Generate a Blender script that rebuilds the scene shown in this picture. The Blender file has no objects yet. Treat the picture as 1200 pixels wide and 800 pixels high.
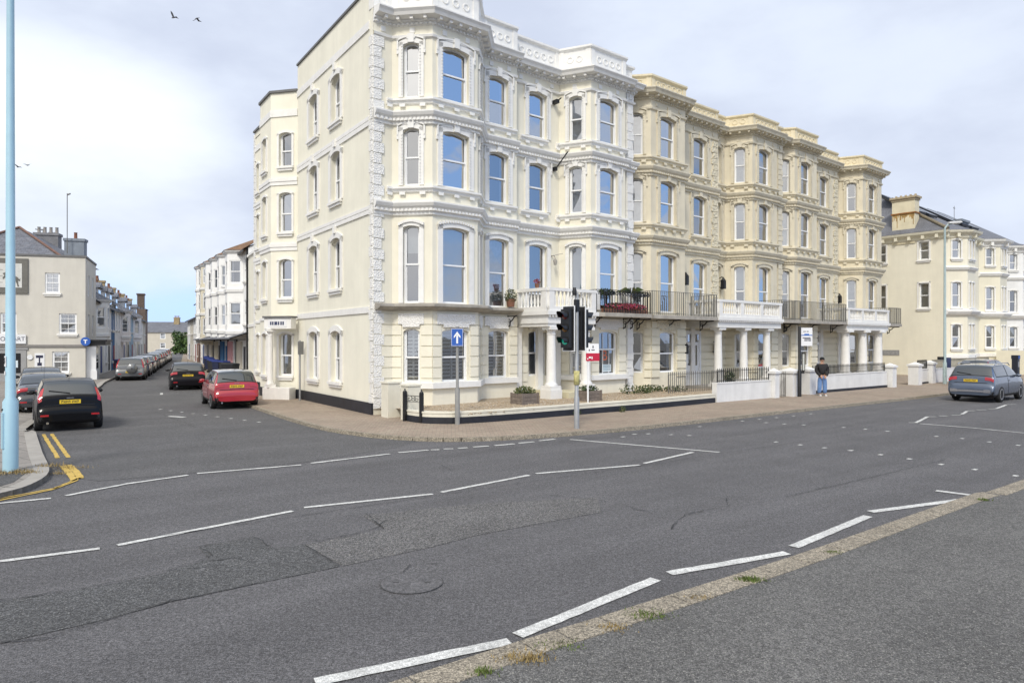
import bpy, math, random
from mathutils import Vector, Matrix
R=math.radians; PI=math.pi
scene=bpy.context.scene; COL=scene.collection
rnd=random.Random(7)

# ------------------------------------------------------------------ mesh builder
class MB:
    def __init__(s): s.v=[]; s.f=[]; s.m=[]; s.sm=[]
    def add(s,vs,fs,mi=0,smooth=False):
        o=len(s.v); s.v+= [tuple(p) for p in vs]
        for f in fs: s.f.append(tuple(i+o for i in f)); s.m.append(mi); s.sm.append(smooth)
    def quad(s,a,b,c,d,mi=0): s.add([a,b,c,d],[(0,1,2,3)],mi)
    def poly(s,pts,mi=0): s.add(pts,[tuple(range(len(pts)))],mi)
    def hexa(s,p,mi=0):   # p: 8 points, bottom 4 ccw then top 4
        s.add(p,[(3,2,1,0),(4,5,6,7),(0,1,5,4),(1,2,6,5),(2,3,7,6),(3,0,4,7)],mi)
    def box(s,x0,x1,y0,y1,z0,z1,mi=0):
        s.hexa([(x0,y0,z0),(x1,y0,z0),(x1,y1,z0),(x0,y1,z0),(x0,y0,z1),(x1,y0,z1),(x1,y1,z1),(x0,y1,z1)],mi)
    def prism(s,pts,z0,z1,mi=0):
        n=len(pts); vs=[(x,y,z0) for x,y in pts]+[(x,y,z1) for x,y in pts]
        s.add(vs,[tuple(range(n-1,-1,-1)),tuple(range(n,2*n))]+[(i,(i+1)%n,n+(i+1)%n,n+i) for i in range(n)],mi)
    def lathe(s,c,prof,n=12,mi=0,smooth=True):
        vs=[];fs=[]
        for r,z in prof:
            for k in range(n):
                a=2*PI*k/n; vs.append((c[0]+r*math.cos(a),c[1]+r*math.sin(a),c[2]+z))
        for j in range(len(prof)-1):
            for k in range(n):
                fs.append((j*n+k,j*n+(k+1)%n,(j+1)*n+(k+1)%n,(j+1)*n+k))
        s.add(vs,fs,mi,smooth)
        m=len(prof)-1
        s.add(vs[:n],[tuple(range(n-1,-1,-1))],mi); s.add(vs[m*n:],[tuple(range(n))],mi)
    def tube(s,path,r,n=8,mi=0,smooth=True):
        path=[Vector(p) for p in path]; rs=r if isinstance(r,(list,tuple)) else [r]*len(path)
        vs=[];fs=[]
        up0=None
        for i,p in enumerate(path):
            t=(path[min(i+1,len(path)-1)]-path[max(i-1,0)]).normalized()
            a=t.orthogonal().normalized() if up0 is None else (up0-t*up0.dot(t)).normalized()
            up0=a; b=t.cross(a)
            for k in range(n):
                an=2*PI*k/n; vs.append(p+(a*math.cos(an)+b*math.sin(an))*rs[i])
        for j in range(len(path)-1):
            for k in range(n):
                fs.append((j*n+k,j*n+(k+1)%n,(j+1)*n+(k+1)%n,(j+1)*n+k))
        L=len(path)-1
        s.add(vs,fs,mi,smooth); s.add(vs[:n],[tuple(range(n-1,-1,-1))],mi); s.add(vs[L*n:],[tuple(range(n))],mi)
    def build(s,name,mats,parent=None,smooth=None):
        me=bpy.data.meshes.new(name); me.from_pydata(s.v,[],s.f)
        if not isinstance(mats,(list,tuple)): mats=[mats]
        for m in mats: me.materials.append(m)
        me.polygons.foreach_set('material_index',[min(i,len(mats)-1) for i in s.m])
        me.polygons.foreach_set('use_smooth',[(x if smooth is None else smooth) for x in s.sm])
        me.update()
        o=bpy.data.objects.new(name,me); COL.objects.link(o)
        if parent: o.parent=parent
        return o

def tag(o,label=None,cat=None,group=None,kind=None):
    if label: o['label']=label
    if cat: o['category']=cat
    if group: o['group']=group
    if kind: o['kind']=kind
    return o
def empty(name,loc,rz=0,label=None,cat=None,group=None):
    o=bpy.data.objects.new(name,None); COL.objects.link(o); o.location=loc; o.rotation_euler=(0,0,rz)
    o.empty_display_size=.2
    return tag(o,label,cat,group)
def copy_tree(o,parent=None):
    c=o.copy(); COL.objects.link(c)
    if parent: c.parent=parent
    for ch in list(o.children): copy_tree(ch,c)
    return c

# ------------------------------------------------------------------ materials
MATS={}
def mat(name,col,rough=.7,var=.12,scale=3.0,bump=0,bscale=60,metal=0,spec=.5,streak=0,fine=0,emit=None,coat=0,speck=None,vor=0,vscale=9,brick=None,grain=0,lane=0):
    if name in MATS: return MATS[name]
    m=bpy.data.materials.new(name); m.use_nodes=True; N=m.node_tree.nodes; Lk=m.node_tree.links
    b=N['Principled BSDF']; b.inputs['Roughness'].default_value=rough; b.inputs['Metallic'].default_value=metal
    b.inputs['Specular IOR Level'].default_value=spec
    if coat: b.inputs['Coat Weight'].default_value=coat; b.inputs['Coat Roughness'].default_value=.04
    tc=N.new('ShaderNodeTexCoord'); co=tc.outputs['Object']
    def noise(sc,det=4,vec=None,ro=.6):
        n=N.new('ShaderNodeTexNoise'); n.inputs['Scale'].default_value=sc; n.inputs['Detail'].default_value=det; n.inputs['Roughness'].default_value=ro
        Lk.new(vec or co,n.inputs['Vector']); return n.outputs['Fac']
    def mult(a,fac_sock,lo,hi):
        mr=N.new('ShaderNodeMapRange'); mr.inputs['From Min'].default_value=.3; mr.inputs['From Max'].default_value=.7
        mr.inputs['To Min'].default_value=lo; mr.inputs['To Max'].default_value=hi; Lk.new(fac_sock,mr.inputs['Value'])
        mx=N.new('ShaderNodeMix'); mx.data_type='RGBA'; mx.blend_type='MULTIPLY'; mx.inputs[0].default_value=1
        if isinstance(a,tuple): mx.inputs[6].default_value=a
        else: Lk.new(a,mx.inputs[6])
        Lk.new(mr.outputs[0],mx.inputs[7]); return mx.outputs[2]
    c=(col[0],col[1],col[2],1)
    bh=None
    if brick:
        br=N.new('ShaderNodeTexBrick'); mp=N.new('ShaderNodeMapping'); mp.inputs['Rotation'].default_value=(0,0,brick.get('rot',0))
        Lk.new(co,mp.inputs['Vector']); Lk.new(mp.outputs[0],br.inputs['Vector'])
        br.inputs['Color1'].default_value=c; c2=brick['c2']; br.inputs['Color2'].default_value=(*c2,1); br.inputs['Mortar'].default_value=(*brick['mortar'],1)
        br.inputs['Scale'].default_value=1; br.inputs['Brick Width'].default_value=brick['w']; br.inputs['Row Height'].default_value=brick['h']
        br.inputs['Mortar Size'].default_value=brick.get('ms',.008); br.inputs['Bias'].default_value=brick.get('bias',0)
        c=br.outputs['Color']; bh=br.outputs['Fac']
    cc=mult(c,noise(scale),1-var,1+var*.6)
    if fine:
        cc=mult(cc,noise(fine,2,ro=.8),1-abs(var)*1.2,1+var)
        if fine>40: cc=mult(cc,noise(fine*.33,2,ro=.8),1-abs(var)*1.3,1+var*1.2); cc=mult(cc,noise(fine*.1,3,ro=.7),1-abs(var)*.6,1+var*.5)
    if grain:
        for sc,k in ((95,1.0),(38,.75),(14,.35)):
            mr=N.new('ShaderNodeMapRange'); mr.inputs['From Min'].default_value=.36; mr.inputs['From Max'].default_value=.64; mr.inputs['To Min'].default_value=1-grain*k; mr.inputs['To Max'].default_value=1+grain*k
            Lk.new(noise(sc,1,ro=.9),mr.inputs['Value']); mx=N.new('ShaderNodeMix'); mx.data_type='RGBA'; mx.blend_type='MULTIPLY'; mx.inputs[0].default_value=1; Lk.new(cc,mx.inputs[6]); Lk.new(mr.outputs[0],mx.inputs[7]); cc=mx.outputs[2]
    if lane:
        mp=N.new('ShaderNodeMapping'); mp.vector_type='TEXTURE'; mp.inputs['Rotation'].default_value=(0,0,R(37)); mp.inputs['Scale'].default_value=(14,1.1,1); Lk.new(co,mp.inputs['Vector'])
        cc=mult(cc,noise(1.0,5,mp.outputs[0],.6),1-lane,1+lane)
        cc=mult(cc,noise(.9,6,None,.75),1-lane*.7,1+lane*.5)
    if streak:
        mp=N.new('ShaderNodeMapping'); mp.inputs['Scale'].default_value=(.8,.8,.10); Lk.new(co,mp.inputs['Vector'])
        cc=mult(cc,noise(1.7,8,mp.outputs[0],.72),1-streak*.8,1.02)
    if speck:
        n=N.new('ShaderNodeTexNoise'); n.inputs['Scale'].default_value=speck[0]; n.inputs['Detail'].default_value=1; Lk.new(co,n.inputs['Vector'])
        mr=N.new('ShaderNodeMapRange'); mr.inputs['From Min'].default_value=speck[1]; mr.inputs['From Max'].default_value=speck[1]+.08
        Lk.new(n.outputs['Fac'],mr.inputs['Value'])
        mx=N.new('ShaderNodeMix'); mx.data_type='RGBA'; Lk.new(mr.outputs[0],mx.inputs[0]); Lk.new(cc,mx.inputs[6]); mx.inputs[7].default_value=(*speck[2],1)
        cc=mx.outputs[2]
    Lk.new(cc,b.inputs['Base Color'])
    if bump or vor or bh:
        bp=N.new('ShaderNodeBump'); bp.inputs['Distance'].default_value=.02
        if vor:
            vo=N.new('ShaderNodeTexVoronoi'); vo.inputs['Scale'].default_value=vscale; vo.feature='SMOOTH_F1'; Lk.new(co,vo.inputs['Vector'])
            bp.inputs['Strength'].default_value=vor; bp.inputs['Distance'].default_value=.06; Lk.new(vo.outputs['Distance'],bp.inputs['Height'])
            cc2=N.new('ShaderNodeMapRange')
        elif bh:
            bp.inputs['Strength'].default_value=.5; bp.invert=True; Lk.new(bh,bp.inputs['Height'])
        else:
            bp.inputs['Strength'].default_value=bump; Lk.new(noise(bscale,3),bp.inputs['Height'])
        Lk.new(bp.outputs[0],b.inputs['Normal'])
    if emit: b.inputs['Emission Color'].default_value=(*emit[0],1); b.inputs['Emission Strength'].default_value=emit[1]
    MATS[name]=m; return m

CREAM=mat('cream_stucco',(.81,.77,.64),.75,.05,1.2,bump=.2,bscale=60,streak=.12)
CREAMS=mat('cream_side_stucco',(.83,.80,.675),.8,.05,1.0,bump=.2,bscale=60,streak=.12)
WHITE=mat('white_trim_paint',(.80,.79,.76),.6,.06,4,bump=.1,bscale=120,streak=.08)
VERM=mat('white_vermiculated',(.80,.79,.76),.7,.05,6,vor=.55,vscale=24,streak=.06)
TAN=mat('tan_stucco',(.715,.65,.50),.8,.07,1.5,bump=.15,bscale=90,streak=.16)
TANT=mat('tan_trim',(.705,.645,.505),.8,.10,5,bump=.2,bscale=60,streak=.2)
TANP=mat('tan_parapet',(.715,.635,.455),.8,.08,4,bump=.2,bscale=60,streak=.16)
TANG=mat('pale_tan_ground_floor',(.76,.71,.565),.8,.06,2,bump=.15,bscale=80,streak=.10)
VERMT=mat('tan_vermiculated',(.68,.62,.47),.8,.08,6,vor=1.0,vscale=10,streak=.1)
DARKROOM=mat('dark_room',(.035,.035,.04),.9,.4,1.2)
UPVC=mat('white_window_frame',(.82,.83,.84),.35,.02,2)
PLINTH=mat('black_plinth_paint',(.016,.018,.026),.5,.4,3,bump=.1)
SLATE=mat('slate_roof',(.13,.14,.165),.6,.3,3,fine=30,brick=dict(c2=(.17,.175,.2),mortar=(.07,.07,.08),w=.3,h=.18))
LEAD=mat('lead_flashing',(.14,.14,.14),.6,.2,3)
TILE=mat('brown_roof_tiles',(.20,.115,.065),.8,.35,2,fine=25,bump=.4,bscale=30)
IRON=mat('black_iron',(.012,.012,.013),.45,.2,8)
GREYIRON=mat('grey_iron',(.16,.155,.14),.5,.2,8)
BLIND=mat('pale_blind',(.62,.63,.64),.9,.04,2)
CURT=mat('grey_curtain',(.45,.46,.50),.9,.25,5)
DOORW=mat('white_door_paint',(.76,.77,.78),.4,.03,2)
BLACKP=mat('black_plastic',(.012,.012,.013),.4,.1,5)
def glass_mat(name,base,tint=(1,1,1)):
    m=bpy.data.materials.new(name); m.use_nodes=True; N=m.node_tree.nodes; Lk=m.node_tree.links
    N.remove(N['Principled BSDF']); out=N['Material Output']
    t=N.new('ShaderNodeBsdfTransparent'); t.inputs[0].default_value=(.72,.76,.78,1)
    g=N.new('ShaderNodeBsdfGlossy'); g.inputs['Roughness'].default_value=.015; g.inputs['Color'].default_value=(*tint,1)
    lw=N.new('ShaderNodeLayerWeight'); lw.inputs['Blend'].default_value=.25
    mr=N.new('ShaderNodeMapRange'); mr.inputs['To Min'].default_value=base; mr.inputs['To Max'].default_value=1.0
    Lk.new(lw.outputs['Fresnel'],mr.inputs['Value'])
    tc=N.new('ShaderNodeTexCoord'); nz=N.new('ShaderNodeTexNoise'); nz.inputs['Scale'].default_value=1.6; nz.inputs['Detail'].default_value=1
    Lk.new(tc.outputs['Object'],nz.inputs['Vector'])
    bp=N.new('ShaderNodeBump'); bp.inputs['Strength'].default_value=.12; bp.inputs['Distance'].default_value=.02; Lk.new(nz.outputs['Fac'],bp.inputs['Height'])
    Lk.new(bp.outputs[0],g.inputs['Normal'])
    mx=N.new('ShaderNodeMixShader'); Lk.new(mr.outputs[0],mx.inputs[0]); Lk.new(t.outputs[0],mx.inputs[1]); Lk.new(g.outputs[0],mx.inputs[2])
    Lk.new(mx.outputs[0],out.inputs['Surface']); MATS[name]=m; return m
GLASS=glass_mat('window_glass',.50); GLASS2=glass_mat('clearer_window_glass',.33)
CARGLASS=mat('car_glass',(.02,.026,.028),.03,.1,2,spec=1.0,coat=1)

# ------------------------------------------------------------------ architectural kit
class Face:
    """vertical face from plan point a to b; outside lies to the right of a->b"""
    def __init__(s,a,b):
        s.a=Vector((a[0],a[1])); s.b=Vector((b[0],b[1])); s.L=(s.b-s.a).length
        s.t=(s.b-s.a)/s.L; s.n=Vector((s.t.y,-s.t.x))
    def p(s,d,o,z):
        q=s.a+s.t*d+s.n*o; return (q.x,q.y,z)
    def box(s,mb,d0,d1,o0,o1,z0,z1,mi=0):
        mb.hexa([s.p(d0,o1,z0),s.p(d1,o1,z0),s.p(d1,o0,z0),s.p(d0,o0,z0),s.p(d0,o1,z1),s.p(d1,o1,z1),s.p(d1,o0,z1),s.p(d0,o0,z1)],mi)
def arc(c,h,spring,rise,x):
    q=max(-1,min(1,(x-c)/h)); return spring+rise*(1-q*q)
def panel(mb,F,z0,z1,ops,rev=.2,mi=0,mdark=1,d0=0,d1=None,dark=True):
    d1=F.L if d1 is None else d1
    xs=sorted({d0,d1,*[o[0] for o in ops],*[o[1] for o in ops]}); zs=sorted({z0,z1,*[o[2] for o in ops],*[o[3] for o in ops]})
    for i in range(len(xs)-1):
        j=0
        while j<len(zs)-1:
            cx=(xs[i]+xs[i+1])/2
            def hole(jj):
                cz=(zs[jj]+zs[jj+1])/2
                return any(o[0]<cx<o[1] and o[2]<cz<o[3] for o in ops)
            if hole(j): j+=1; continue
            k=j
            while k+1<len(zs)-1 and not hole(k+1): k+=1
            mb.quad(F.p(xs[i],0,zs[j]),F.p(xs[i+1],0,zs[j]),F.p(xs[i+1],0,zs[k+1]),F.p(xs[i],0,zs[k+1]),mi); j=k+1
    for a,b,zb,zt,rise in ops:
        sp=zt-rise; c=(a+b)/2; h=(b-a)/2; n=8 if rise>0 else 1
        mb.quad(F.p(a,0,zb),F.p(a,-rev,zb),F.p(a,-rev,sp),F.p(a,0,sp),mi)
        mb.quad(F.p(b,-rev,zb),F.p(b,0,zb),F.p(b,0,sp),F.p(b,-rev,sp),mi)
        mb.quad(F.p(a,-rev,zb),F.p(a,0,zb),F.p(b,0,zb),F.p(b,-rev,zb),mi)
        for k in range(n):
            x0=a+(b-a)*k/n; x1=a+(b-a)*(k+1)/n; q0=arc(c,h,sp,rise,x0) if rise else zt; q1=arc(c,h,sp,rise,x1) if rise else zt
            if rise and not(k==0 and False):
                mb.quad(F.p(x0,0,q0),F.p(x1,0,q1),F.p(x1,0,zt),F.p(x0,0,zt),mi)
            mb.quad(F.p(x0,0,q0),F.p(x0,-rev,q0),F.p(x1,-rev,q1),F.p(x1,0,q1),mi)
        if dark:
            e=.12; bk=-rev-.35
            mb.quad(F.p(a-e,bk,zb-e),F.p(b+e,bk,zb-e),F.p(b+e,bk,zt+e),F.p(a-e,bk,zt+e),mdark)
def bandring(mb,F,a,b,zb,zt,rise,w,o0,o1,mi=0,n=8,bottom=0):
    """frame ring inside opening (w>0 inward) between depths o0<o1"""
    sp=zt-rise; c=(a+b)/2; h=(b-a)/2
    F.box(mb,a,a+w,o0,o1,zb,sp,mi); F.box(mb,b-w,b,o0,o1,zb,sp,mi)
    if bottom: F.box(mb,a+w,b-w,o0,o1,zb,zb+bottom,mi)
    nn=n if rise else 1
    for k in range(nn):
        x0=a+(b-a)*k/nn; x1=a+(b-a)*(k+1)/nn
        q0=arc(c,h,sp,rise,x0) if rise else zt; q1=arc(c,h,sp,rise,x1) if rise else zt
        l0=q0-w*(1.0); l1=q1-w
        if rise: l0=max(sp-w,l0); l1=max(sp-w,l1)
        mb.hexa([F.p(x0,o1,l0),F.p(x1,o1,l1),F.p(x1,o0,l1),F.p(x0,o0,l0),F.p(x0,o1,q0),F.p(x1,o1,q1),F.p(x1,o0,q1),F.p(x0,o0,q0)],mi)
def window(parent,F,op,behind=None,fm=None,gl=None,mid=.5,dep=.12,fw=.055,bars=(0,0),surround=None,sm=None,sill=None,slm=None,frac=.5,door=False,sw=.2,beads=True):
    a,b,zb,zt,rise=op; fm=fm or UPVC; sp=zt-rise
    mb=MB(); bandring(mb,F,a,b,zb,zt,rise,fw,-dep-.07,-dep,0,bottom=fw*1.3)
    zm=zb+(sp-zb)*mid+.02
    if mid: F.box(mb,a+fw,b-fw,-dep-.055,-dep-.005,zm-.03,zm+.03)
    # sash stiles
    s2=.035
    for (q0,q1,off) in ((zb+fw,zm-.03,-.05),(zm+.03,sp-.0,-.025)):
        if not mid: continue
        F.box(mb,a+fw,a+fw+s2,-dep+off-.02,-dep+off,q0,q1); F.box(mb,b-fw-s2,b-fw,-dep+off-.02,-dep+off,q0,q1)
    for k in range(bars[0]):
        x=a+(b-a)*(k+1)/(bars[0]+1); F.box(mb,x-.012,x+.012,-dep-.05,-dep-.03,zb+fw,sp)
    for k in range(bars[1]):
        z=zb+(zt-zb)*(k+1)/(bars[1]+1); F.box(mb,a+fw,b-fw,-dep-.051,-dep-.031,z-.012,z+.012)
    w=mb.build('door' if door else 'window',fm,parent)
    g=MB(); o=-dep-.062
    def j(): return rnd.uniform(-.011,.011)
    n=6; c=(a+b)/2; h=(b-a)/2
    for (q0,q1,top) in (((zb,zm,0),(zm,zt,1)) if mid else ((zb,zt,1),)):
        pts=[F.p(a+.02,o+j(),q0),F.p(b-.02,o+j(),q0)]
        if top and rise:
            oo=o+j()
            for k in range(n+1):
                x=b-.02-(b-a-.04)*k/n; pts.append(F.p(x,oo,arc(c,h,sp,rise,x)-.01))
        else: pts+= [F.p(b-.02,o+j(),q1),F.p(a+.02,o+j(),q1)]
        g.poly(pts)
    g.build('pane',gl or (GLASS2 if behind in ('blind','net','shutter') or (behind=='curtain' and rnd.random()<.6) else GLASS),w)
    if behind:
        q=MB(); bo=-dep-.16
        if behind=='blind':
            zf=zt-(zt-zb)*frac; F.box(q,a-.02,b+.02,bo-.01,bo,zf,zt+.02); q.build('blind',BLIND,w)
        elif behind=='net':
            F.box(q,a-.02,b+.02,bo-.01,bo,zb,zt+.02); q.build('curtain',CURT,w)
        elif behind=='curtain':
            for side in (0,1):
                wd=(b-a)*frac*.5; x0=a-.02 if side==0 else b+.02-wd
                m=8
                for k in range(m):
                    xa=x0+wd*k/m; xb=x0+wd*(k+1)/m; oa=bo-.03*(k%2); ob=bo-.03*((k+1)%2)
                    q.quad(F.p(xa,oa,zb),F.p(xb,ob,zb),F.p(xb,ob,zt),F.p(xa,oa,zt))
            q.build('curtain',CURT,w)
        elif behind=='shutter':
            z=zb+.05
            while z<zt-.06:
                q.hexa([F.p(a,bo+.03,z),F.p(b,bo+.03,z),F.p(b,bo-.03,z+.05),F.p(a,bo-.03,z+.05),F.p(a,bo+.03,z+.012),F.p(b,bo+.03,z+.012),F.p(b,bo-.03,z+.062),F.p(a,bo-.03,z+.062)]); z+=.13
            for x in (a,(a+b)/2-.03,b-.06): F.box(q,x,x+.06,bo-.031,bo+.031,zb,zt)
            q.build('shutter',BLIND,w)
    if surround:
        q=MB(); u=.055
        def outer(ws,o0,o1,b0):
            bandring(q,F,a-ws,b+ws,b0,zt+ws*.9,rise*1.0 if rise else 0,ws,o0,o1,0,n=8)
        outer(sw,0,u,zb)
        if surround=='ornate':
            bandring(q,F,a-sw-.05,b+sw+.05,sp-.12,zt+sw+.07,rise,.05,0,u+.035)
            cx=(a+b)/2; F.box(q,cx-.11,cx+.11,.02,u+.06,zt-.02,zt+sw+.12); F.box(q,cx-.15,cx+.15,.02,u+.045,zt+sw-.04,zt+sw+.05)
            F.box(q,a-sw-.06,a-sw+.02,0,u+.015,sp-.26,sp-.11); F.box(q,b+sw-.02,b+sw+.06,0,u+.015,sp-.26,sp-.11)
            if beads:
                z=zb+.08
                while z<sp-.02:
                    for x in (a-.035,b+.035): F.box(q,x-.022,x+.022,u-.01,u+.025,z,z+.05)
                    z+=.11
        elif surround=='beaded':
            cx=(a+b)/2; m=14
            for k in range(m):
                x=a-sw+(b-a+2*sw)*(k+.5)/m; z=arc(cx,(b-a)/2+sw,sp+sw*.9,rise,x)
                F.box(q,x-.035,x+.035,0,u+.05,z-.04,z+.05)
        q.build('surround',sm or WHITE,w)
    if sill:
        q=MB(); F.box(q,a-sill,b+sill,-.02,.13,zb-.10,zb); F.box(q,a-sill+.06,b+sill-.06,-.02,.08,zb-.2,zb-.1)
        q.build('sill',slm or sm or WHITE,w)
    return w
def offset(path,o):
    P=[Vector(p) for p in path]; out=[]
    for i,p in enumerate(P):
        ns=[]
        if i>0: t=(P[i]-P[i-1]).normalized(); ns.append(Vector((t.y,-t.x)))
        if i<len(P)-1: t=(P[i+1]-P[i]).normalized(); ns.append(Vector((t.y,-t.x)))
        if len(ns)==1: out.append(p+ns[0]*o)
        else:
            b=(ns[0]+ns[1]).normalized(); out.append(p+b*(o/max(.35,b.dot(ns[0]))))
    return out
def sweep(mb,path,prof,mi=0,caps=True):
    rows=[[(q.x,q.y,z) for q in offset(path,o)] for o,z in prof]; n=len(path); m=len(prof)
    vs=[p for r in rows for p in r]
    mb.add(vs,[(j*n+i,j*n+i+1,(j+1)*n+i+1,(j+1)*n+i) for j in range(m-1) for i in range(n-1)],mi)
    if caps:
        mb.add([r[0] for r in rows],[tuple(range(m))],mi); mb.add([r[-1] for r in rows],[tuple(range(m-1,-1,-1))],mi)
def along(path,step,o):
    """evenly spaced (face, d) along each segment of the offset path"""
    P=offset(path,o); 
    for i in range(len(P)-1):
        F=Face(P[i],P[i+1]); n=max(1,int(F.L/step)); st=F.L/n
        for k in range(n): yield F,(k+.5)*st
def cornice(mb,path,z,mi=0,ov=.5):
    sweep(mb,path,[(0,z-.90),(.07,z-.86),(.09,z-.78),(.02,z-.74)],mi,caps=False); sweep(mb,path,[(.02,z-.74),(.02,z-.46)],1,caps=False)
    pr=[(0,z-.47),(.02,z-.46),(.06,z-.43),(.06,z-.36),(.14,z-.33),(.14,z-.26),(ov-.1,z-.22),(ov-.06,z-.12),(ov,z-.04),(ov,z),(.05,z+.07)]
    sweep(mb,path,pr,mi)
    for F,d in along(path,.36,.14): F.box(mb,d-.055,d+.055,0,ov-.3,z-.325,z-.225,mi)
    for F,d in along(path,.15,.06): F.box(mb,d-.04,d+.04,0,.05,z-.43,z-.36,mi)
    for F,d in along(path,.75,.02): F.box(mb,d-.09,d+.09,0,.035,z-.69,z-.52,mi)
def belt(mb,path,z,mi=0,k=1.0):
    pr=[(0,z-.48),(.07,z-.45),(.07,z-.36),(.12,z-.33),(.12,z-.25),(.2,z-.17),(.25,z-.07),(.25,z-.02),(0,z+.04)]
    sweep(mb,path,[(o*k,q) for o,q in pr],mi)
    for F,d in along(path,.14,.12*k): F.box(mb,d-.045,d+.045,0,.05,z-.33,z-.25,mi)
def sillband(mb,path,z,mi=0):
    sweep(mb,path,[(0,z-.2),(.07,z-.17),(.09,z-.1),(.15,z-.07),(.15,z),(0,z+.02)],mi)
    for F,d in along(path,.62,.07): F.box(mb,d-.10,d+.10,0,.03,z-.28,z-.18,mi)
def parapet(mb,path,z0,z1,mi=0,roundel=True,cop=.12,mcop=None):
    mcop=mi if mcop is None else mcop
    sweep(mb,path,[(.06,z0),(.06,z0+.12),(.02,z0+.14),(.02,z1-.18),(cop*.5,z1-.15),(cop,z1-.1),(cop,z1-.02),(.0,z1),(-.3,z1),(-.3,z0)],mi)
    h=z1-z0; 
    if roundel:
        P=offset(path,.02)
        for i in range(len(P)-1):
            F=Face(P[i],P[i+1])
            if F.L<.7: continue
            F.box(mb,0.0,.22,0,.03,z0+.1,z1-.12,mi); F.box(mb,F.L-.22,F.L,0,.03,z0+.1,z1-.12,mi)
            n=max(1,int((F.L-.6)/.36)); zc=(z0+z1)/2-.02; r=min(.15,h*.22)
            for k in range(n):
                d=.3+(F.L-.6)*(k+.5)/n; ring=14
                vs=[];fs=[]
                for a in range(ring):
                    an=2*PI*a/ring; ca,sa=math.cos(an),math.sin(an)
                    for rr,o in ((r,0),(r*.95,.028),(r*.66,.028),(r*.58,0)):
                        vs.append(F.p(d+ca*rr,o,zc+sa*rr))
                for a in range(ring):
                    for c in range(3):
                        fs.append((a*4+c,((a+1)%ring)*4+c,((a+1)%ring)*4+c+1,a*4+c+1))
                mb.add(vs,[tuple(reversed(f)) for f in fs],mi)
def rustic(mb,F,z0,z1,ops,h=.36,mi=0,d0=0,d1=None,gap=.022,dep=.035):
    d1=F.L if d1 is None else d1
    n=max(1,round((z1-z0)/h)); h=(z1-z0)/n
    for i in range(n):
        a,b=z0+i*h+gap,z0+(i+1)*h-gap
        cuts=sorted([(max(d0,o[0]-.0),min(d1,o[1]+.0)) for o in ops if o[2]<b and o[3]>a])
        x=d0
        for c0,c1 in cuts+[(d1,d1)]:
            if c0-x>.03: F.box(mb,x,c0,-.001,dep,a,b,mi)
            x=max(x,c1)
def quoins(mb,F,z0,z1,w0=.42,w1=.30,side=0,h=.36,mi=0,o=.05,d=0):
    n=round((z1-z0)/h); h=(z1-z0)/n
    for i in range(n):
        w=w0 if i%2==0 else w1
        if side==0: F.box(mb,d,d+w,0,o,z0+i*h+.012,z0+(i+1)*h-.012,mi)
        else: F.box(mb,F.L-d-w,F.L-d,0,o,z0+i*h+.012,z0+(i+1)*h-.012,mi)
def balustrade(mb,path,z0,z1,mi=0,step=.21,w=.16):
    """path = centre line"""
    h=z1-z0
    for i in range(len(path)-1):
        F=Face(path[i],path[i+1])
        F.box(mb,0,F.L,-w/2,w/2,z0,z0+.16,mi); F.box(mb,-.03,F.L+.03,-w/2-.03,w/2+.03,z1-.12,z1,mi)
        npan=max(1,round(F.L/1.7)); pw=.26
        seg=(F.L-pw)/npan
        for k in range(npan+1):
            F.box(mb,k*seg,k*seg+pw,-w/2-.015,w/2+.015,z0,z1-.12,mi)
        for k in range(npan):
            x0=k*seg+pw; x1=(k+1)*seg
            if x1-x0<.25: continue
            n=max(1,int((x1-x0)/step))
            for q in range(n):
                d=x0+(x1-x0)*(q+.5)/n; c=F.p(d,0,z0+.16); H=h-.28
                mb.lathe(c,[(.05,0),(.05,.05*H),(.03,.1*H),(.058,.3*H),(.045,.45*H),(.022,.7*H),(.026,.8*H),(.045,.9*H),(.045,H)],8,mi)
def column(mb,c,z0,z1,r,mi=0,sq=True):
    H=z1-z0
    mb.box(c[0]-r*1.4,c[0]+r*1.4,c[1]-r*1.4,c[1]+r*1.4,z0,z0+.14,mi)
    mb.lathe((c[0],c[1],z0+.14),[(r*1.3,0),(r*1.35,.05),(r*1.1,.1),(r,.16),(r,.3*H),(r*.86,H-.5),(r*.88,H-.46),(r*.98,H-.44),(r*.86,H-.4),(r*.88,H-.32),(r*1.2,H-.26)],18,mi)
    mb.box(c[0]-r*1.35,c[0]+r*1.35,c[1]-r*1.35,c[1]+r*1.35,z1-.125,z1,mi)
def railing(mb,path,z0,z1,step=.13,r=.009,mi=0,post=.018):
    for i in range(len(path)-1):
        F=Face(path[i],path[i+1]); n=max(1,int(F.L/step))
        F.box(mb,0,F.L,-.018,.018,z1-.02,z1,mi); F.box(mb,0,F.L,-.012,.012,z0+.06,z0+.08,mi)
        for k in range(n+1):
            d=F.L*k/n; rr=post if k in (0,n) else r
            F.box(mb,d-rr,d+rr,-rr,rr,z0,z1-.002,mi)
def text(s,size,loc,rot,m,parent,name='lettering',ext=.004):
    cu=bpy.data.curves.new(name,'FONT'); cu.body=s; cu.size=size; cu.extrude=ext; cu.align_x='CENTER'; cu.align_y='CENTER'
    t=bpy.data.objects.new(name+'_curve',cu); COL.objects.link(t)
    me=bpy.data.meshes.new_from_object(t.evaluated_get(bpy.context.evaluated_depsgraph_get())); bpy.data.objects.remove(t); bpy.data.curves.remove(cu)
    me.materials.clear(); me.materials.append(m)
    o=bpy.data.objects.new(name,me); COL.objects.link(o); o.location=loc; o.rotation_euler=rot
    if parent: o.parent=parent
    return o
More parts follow.
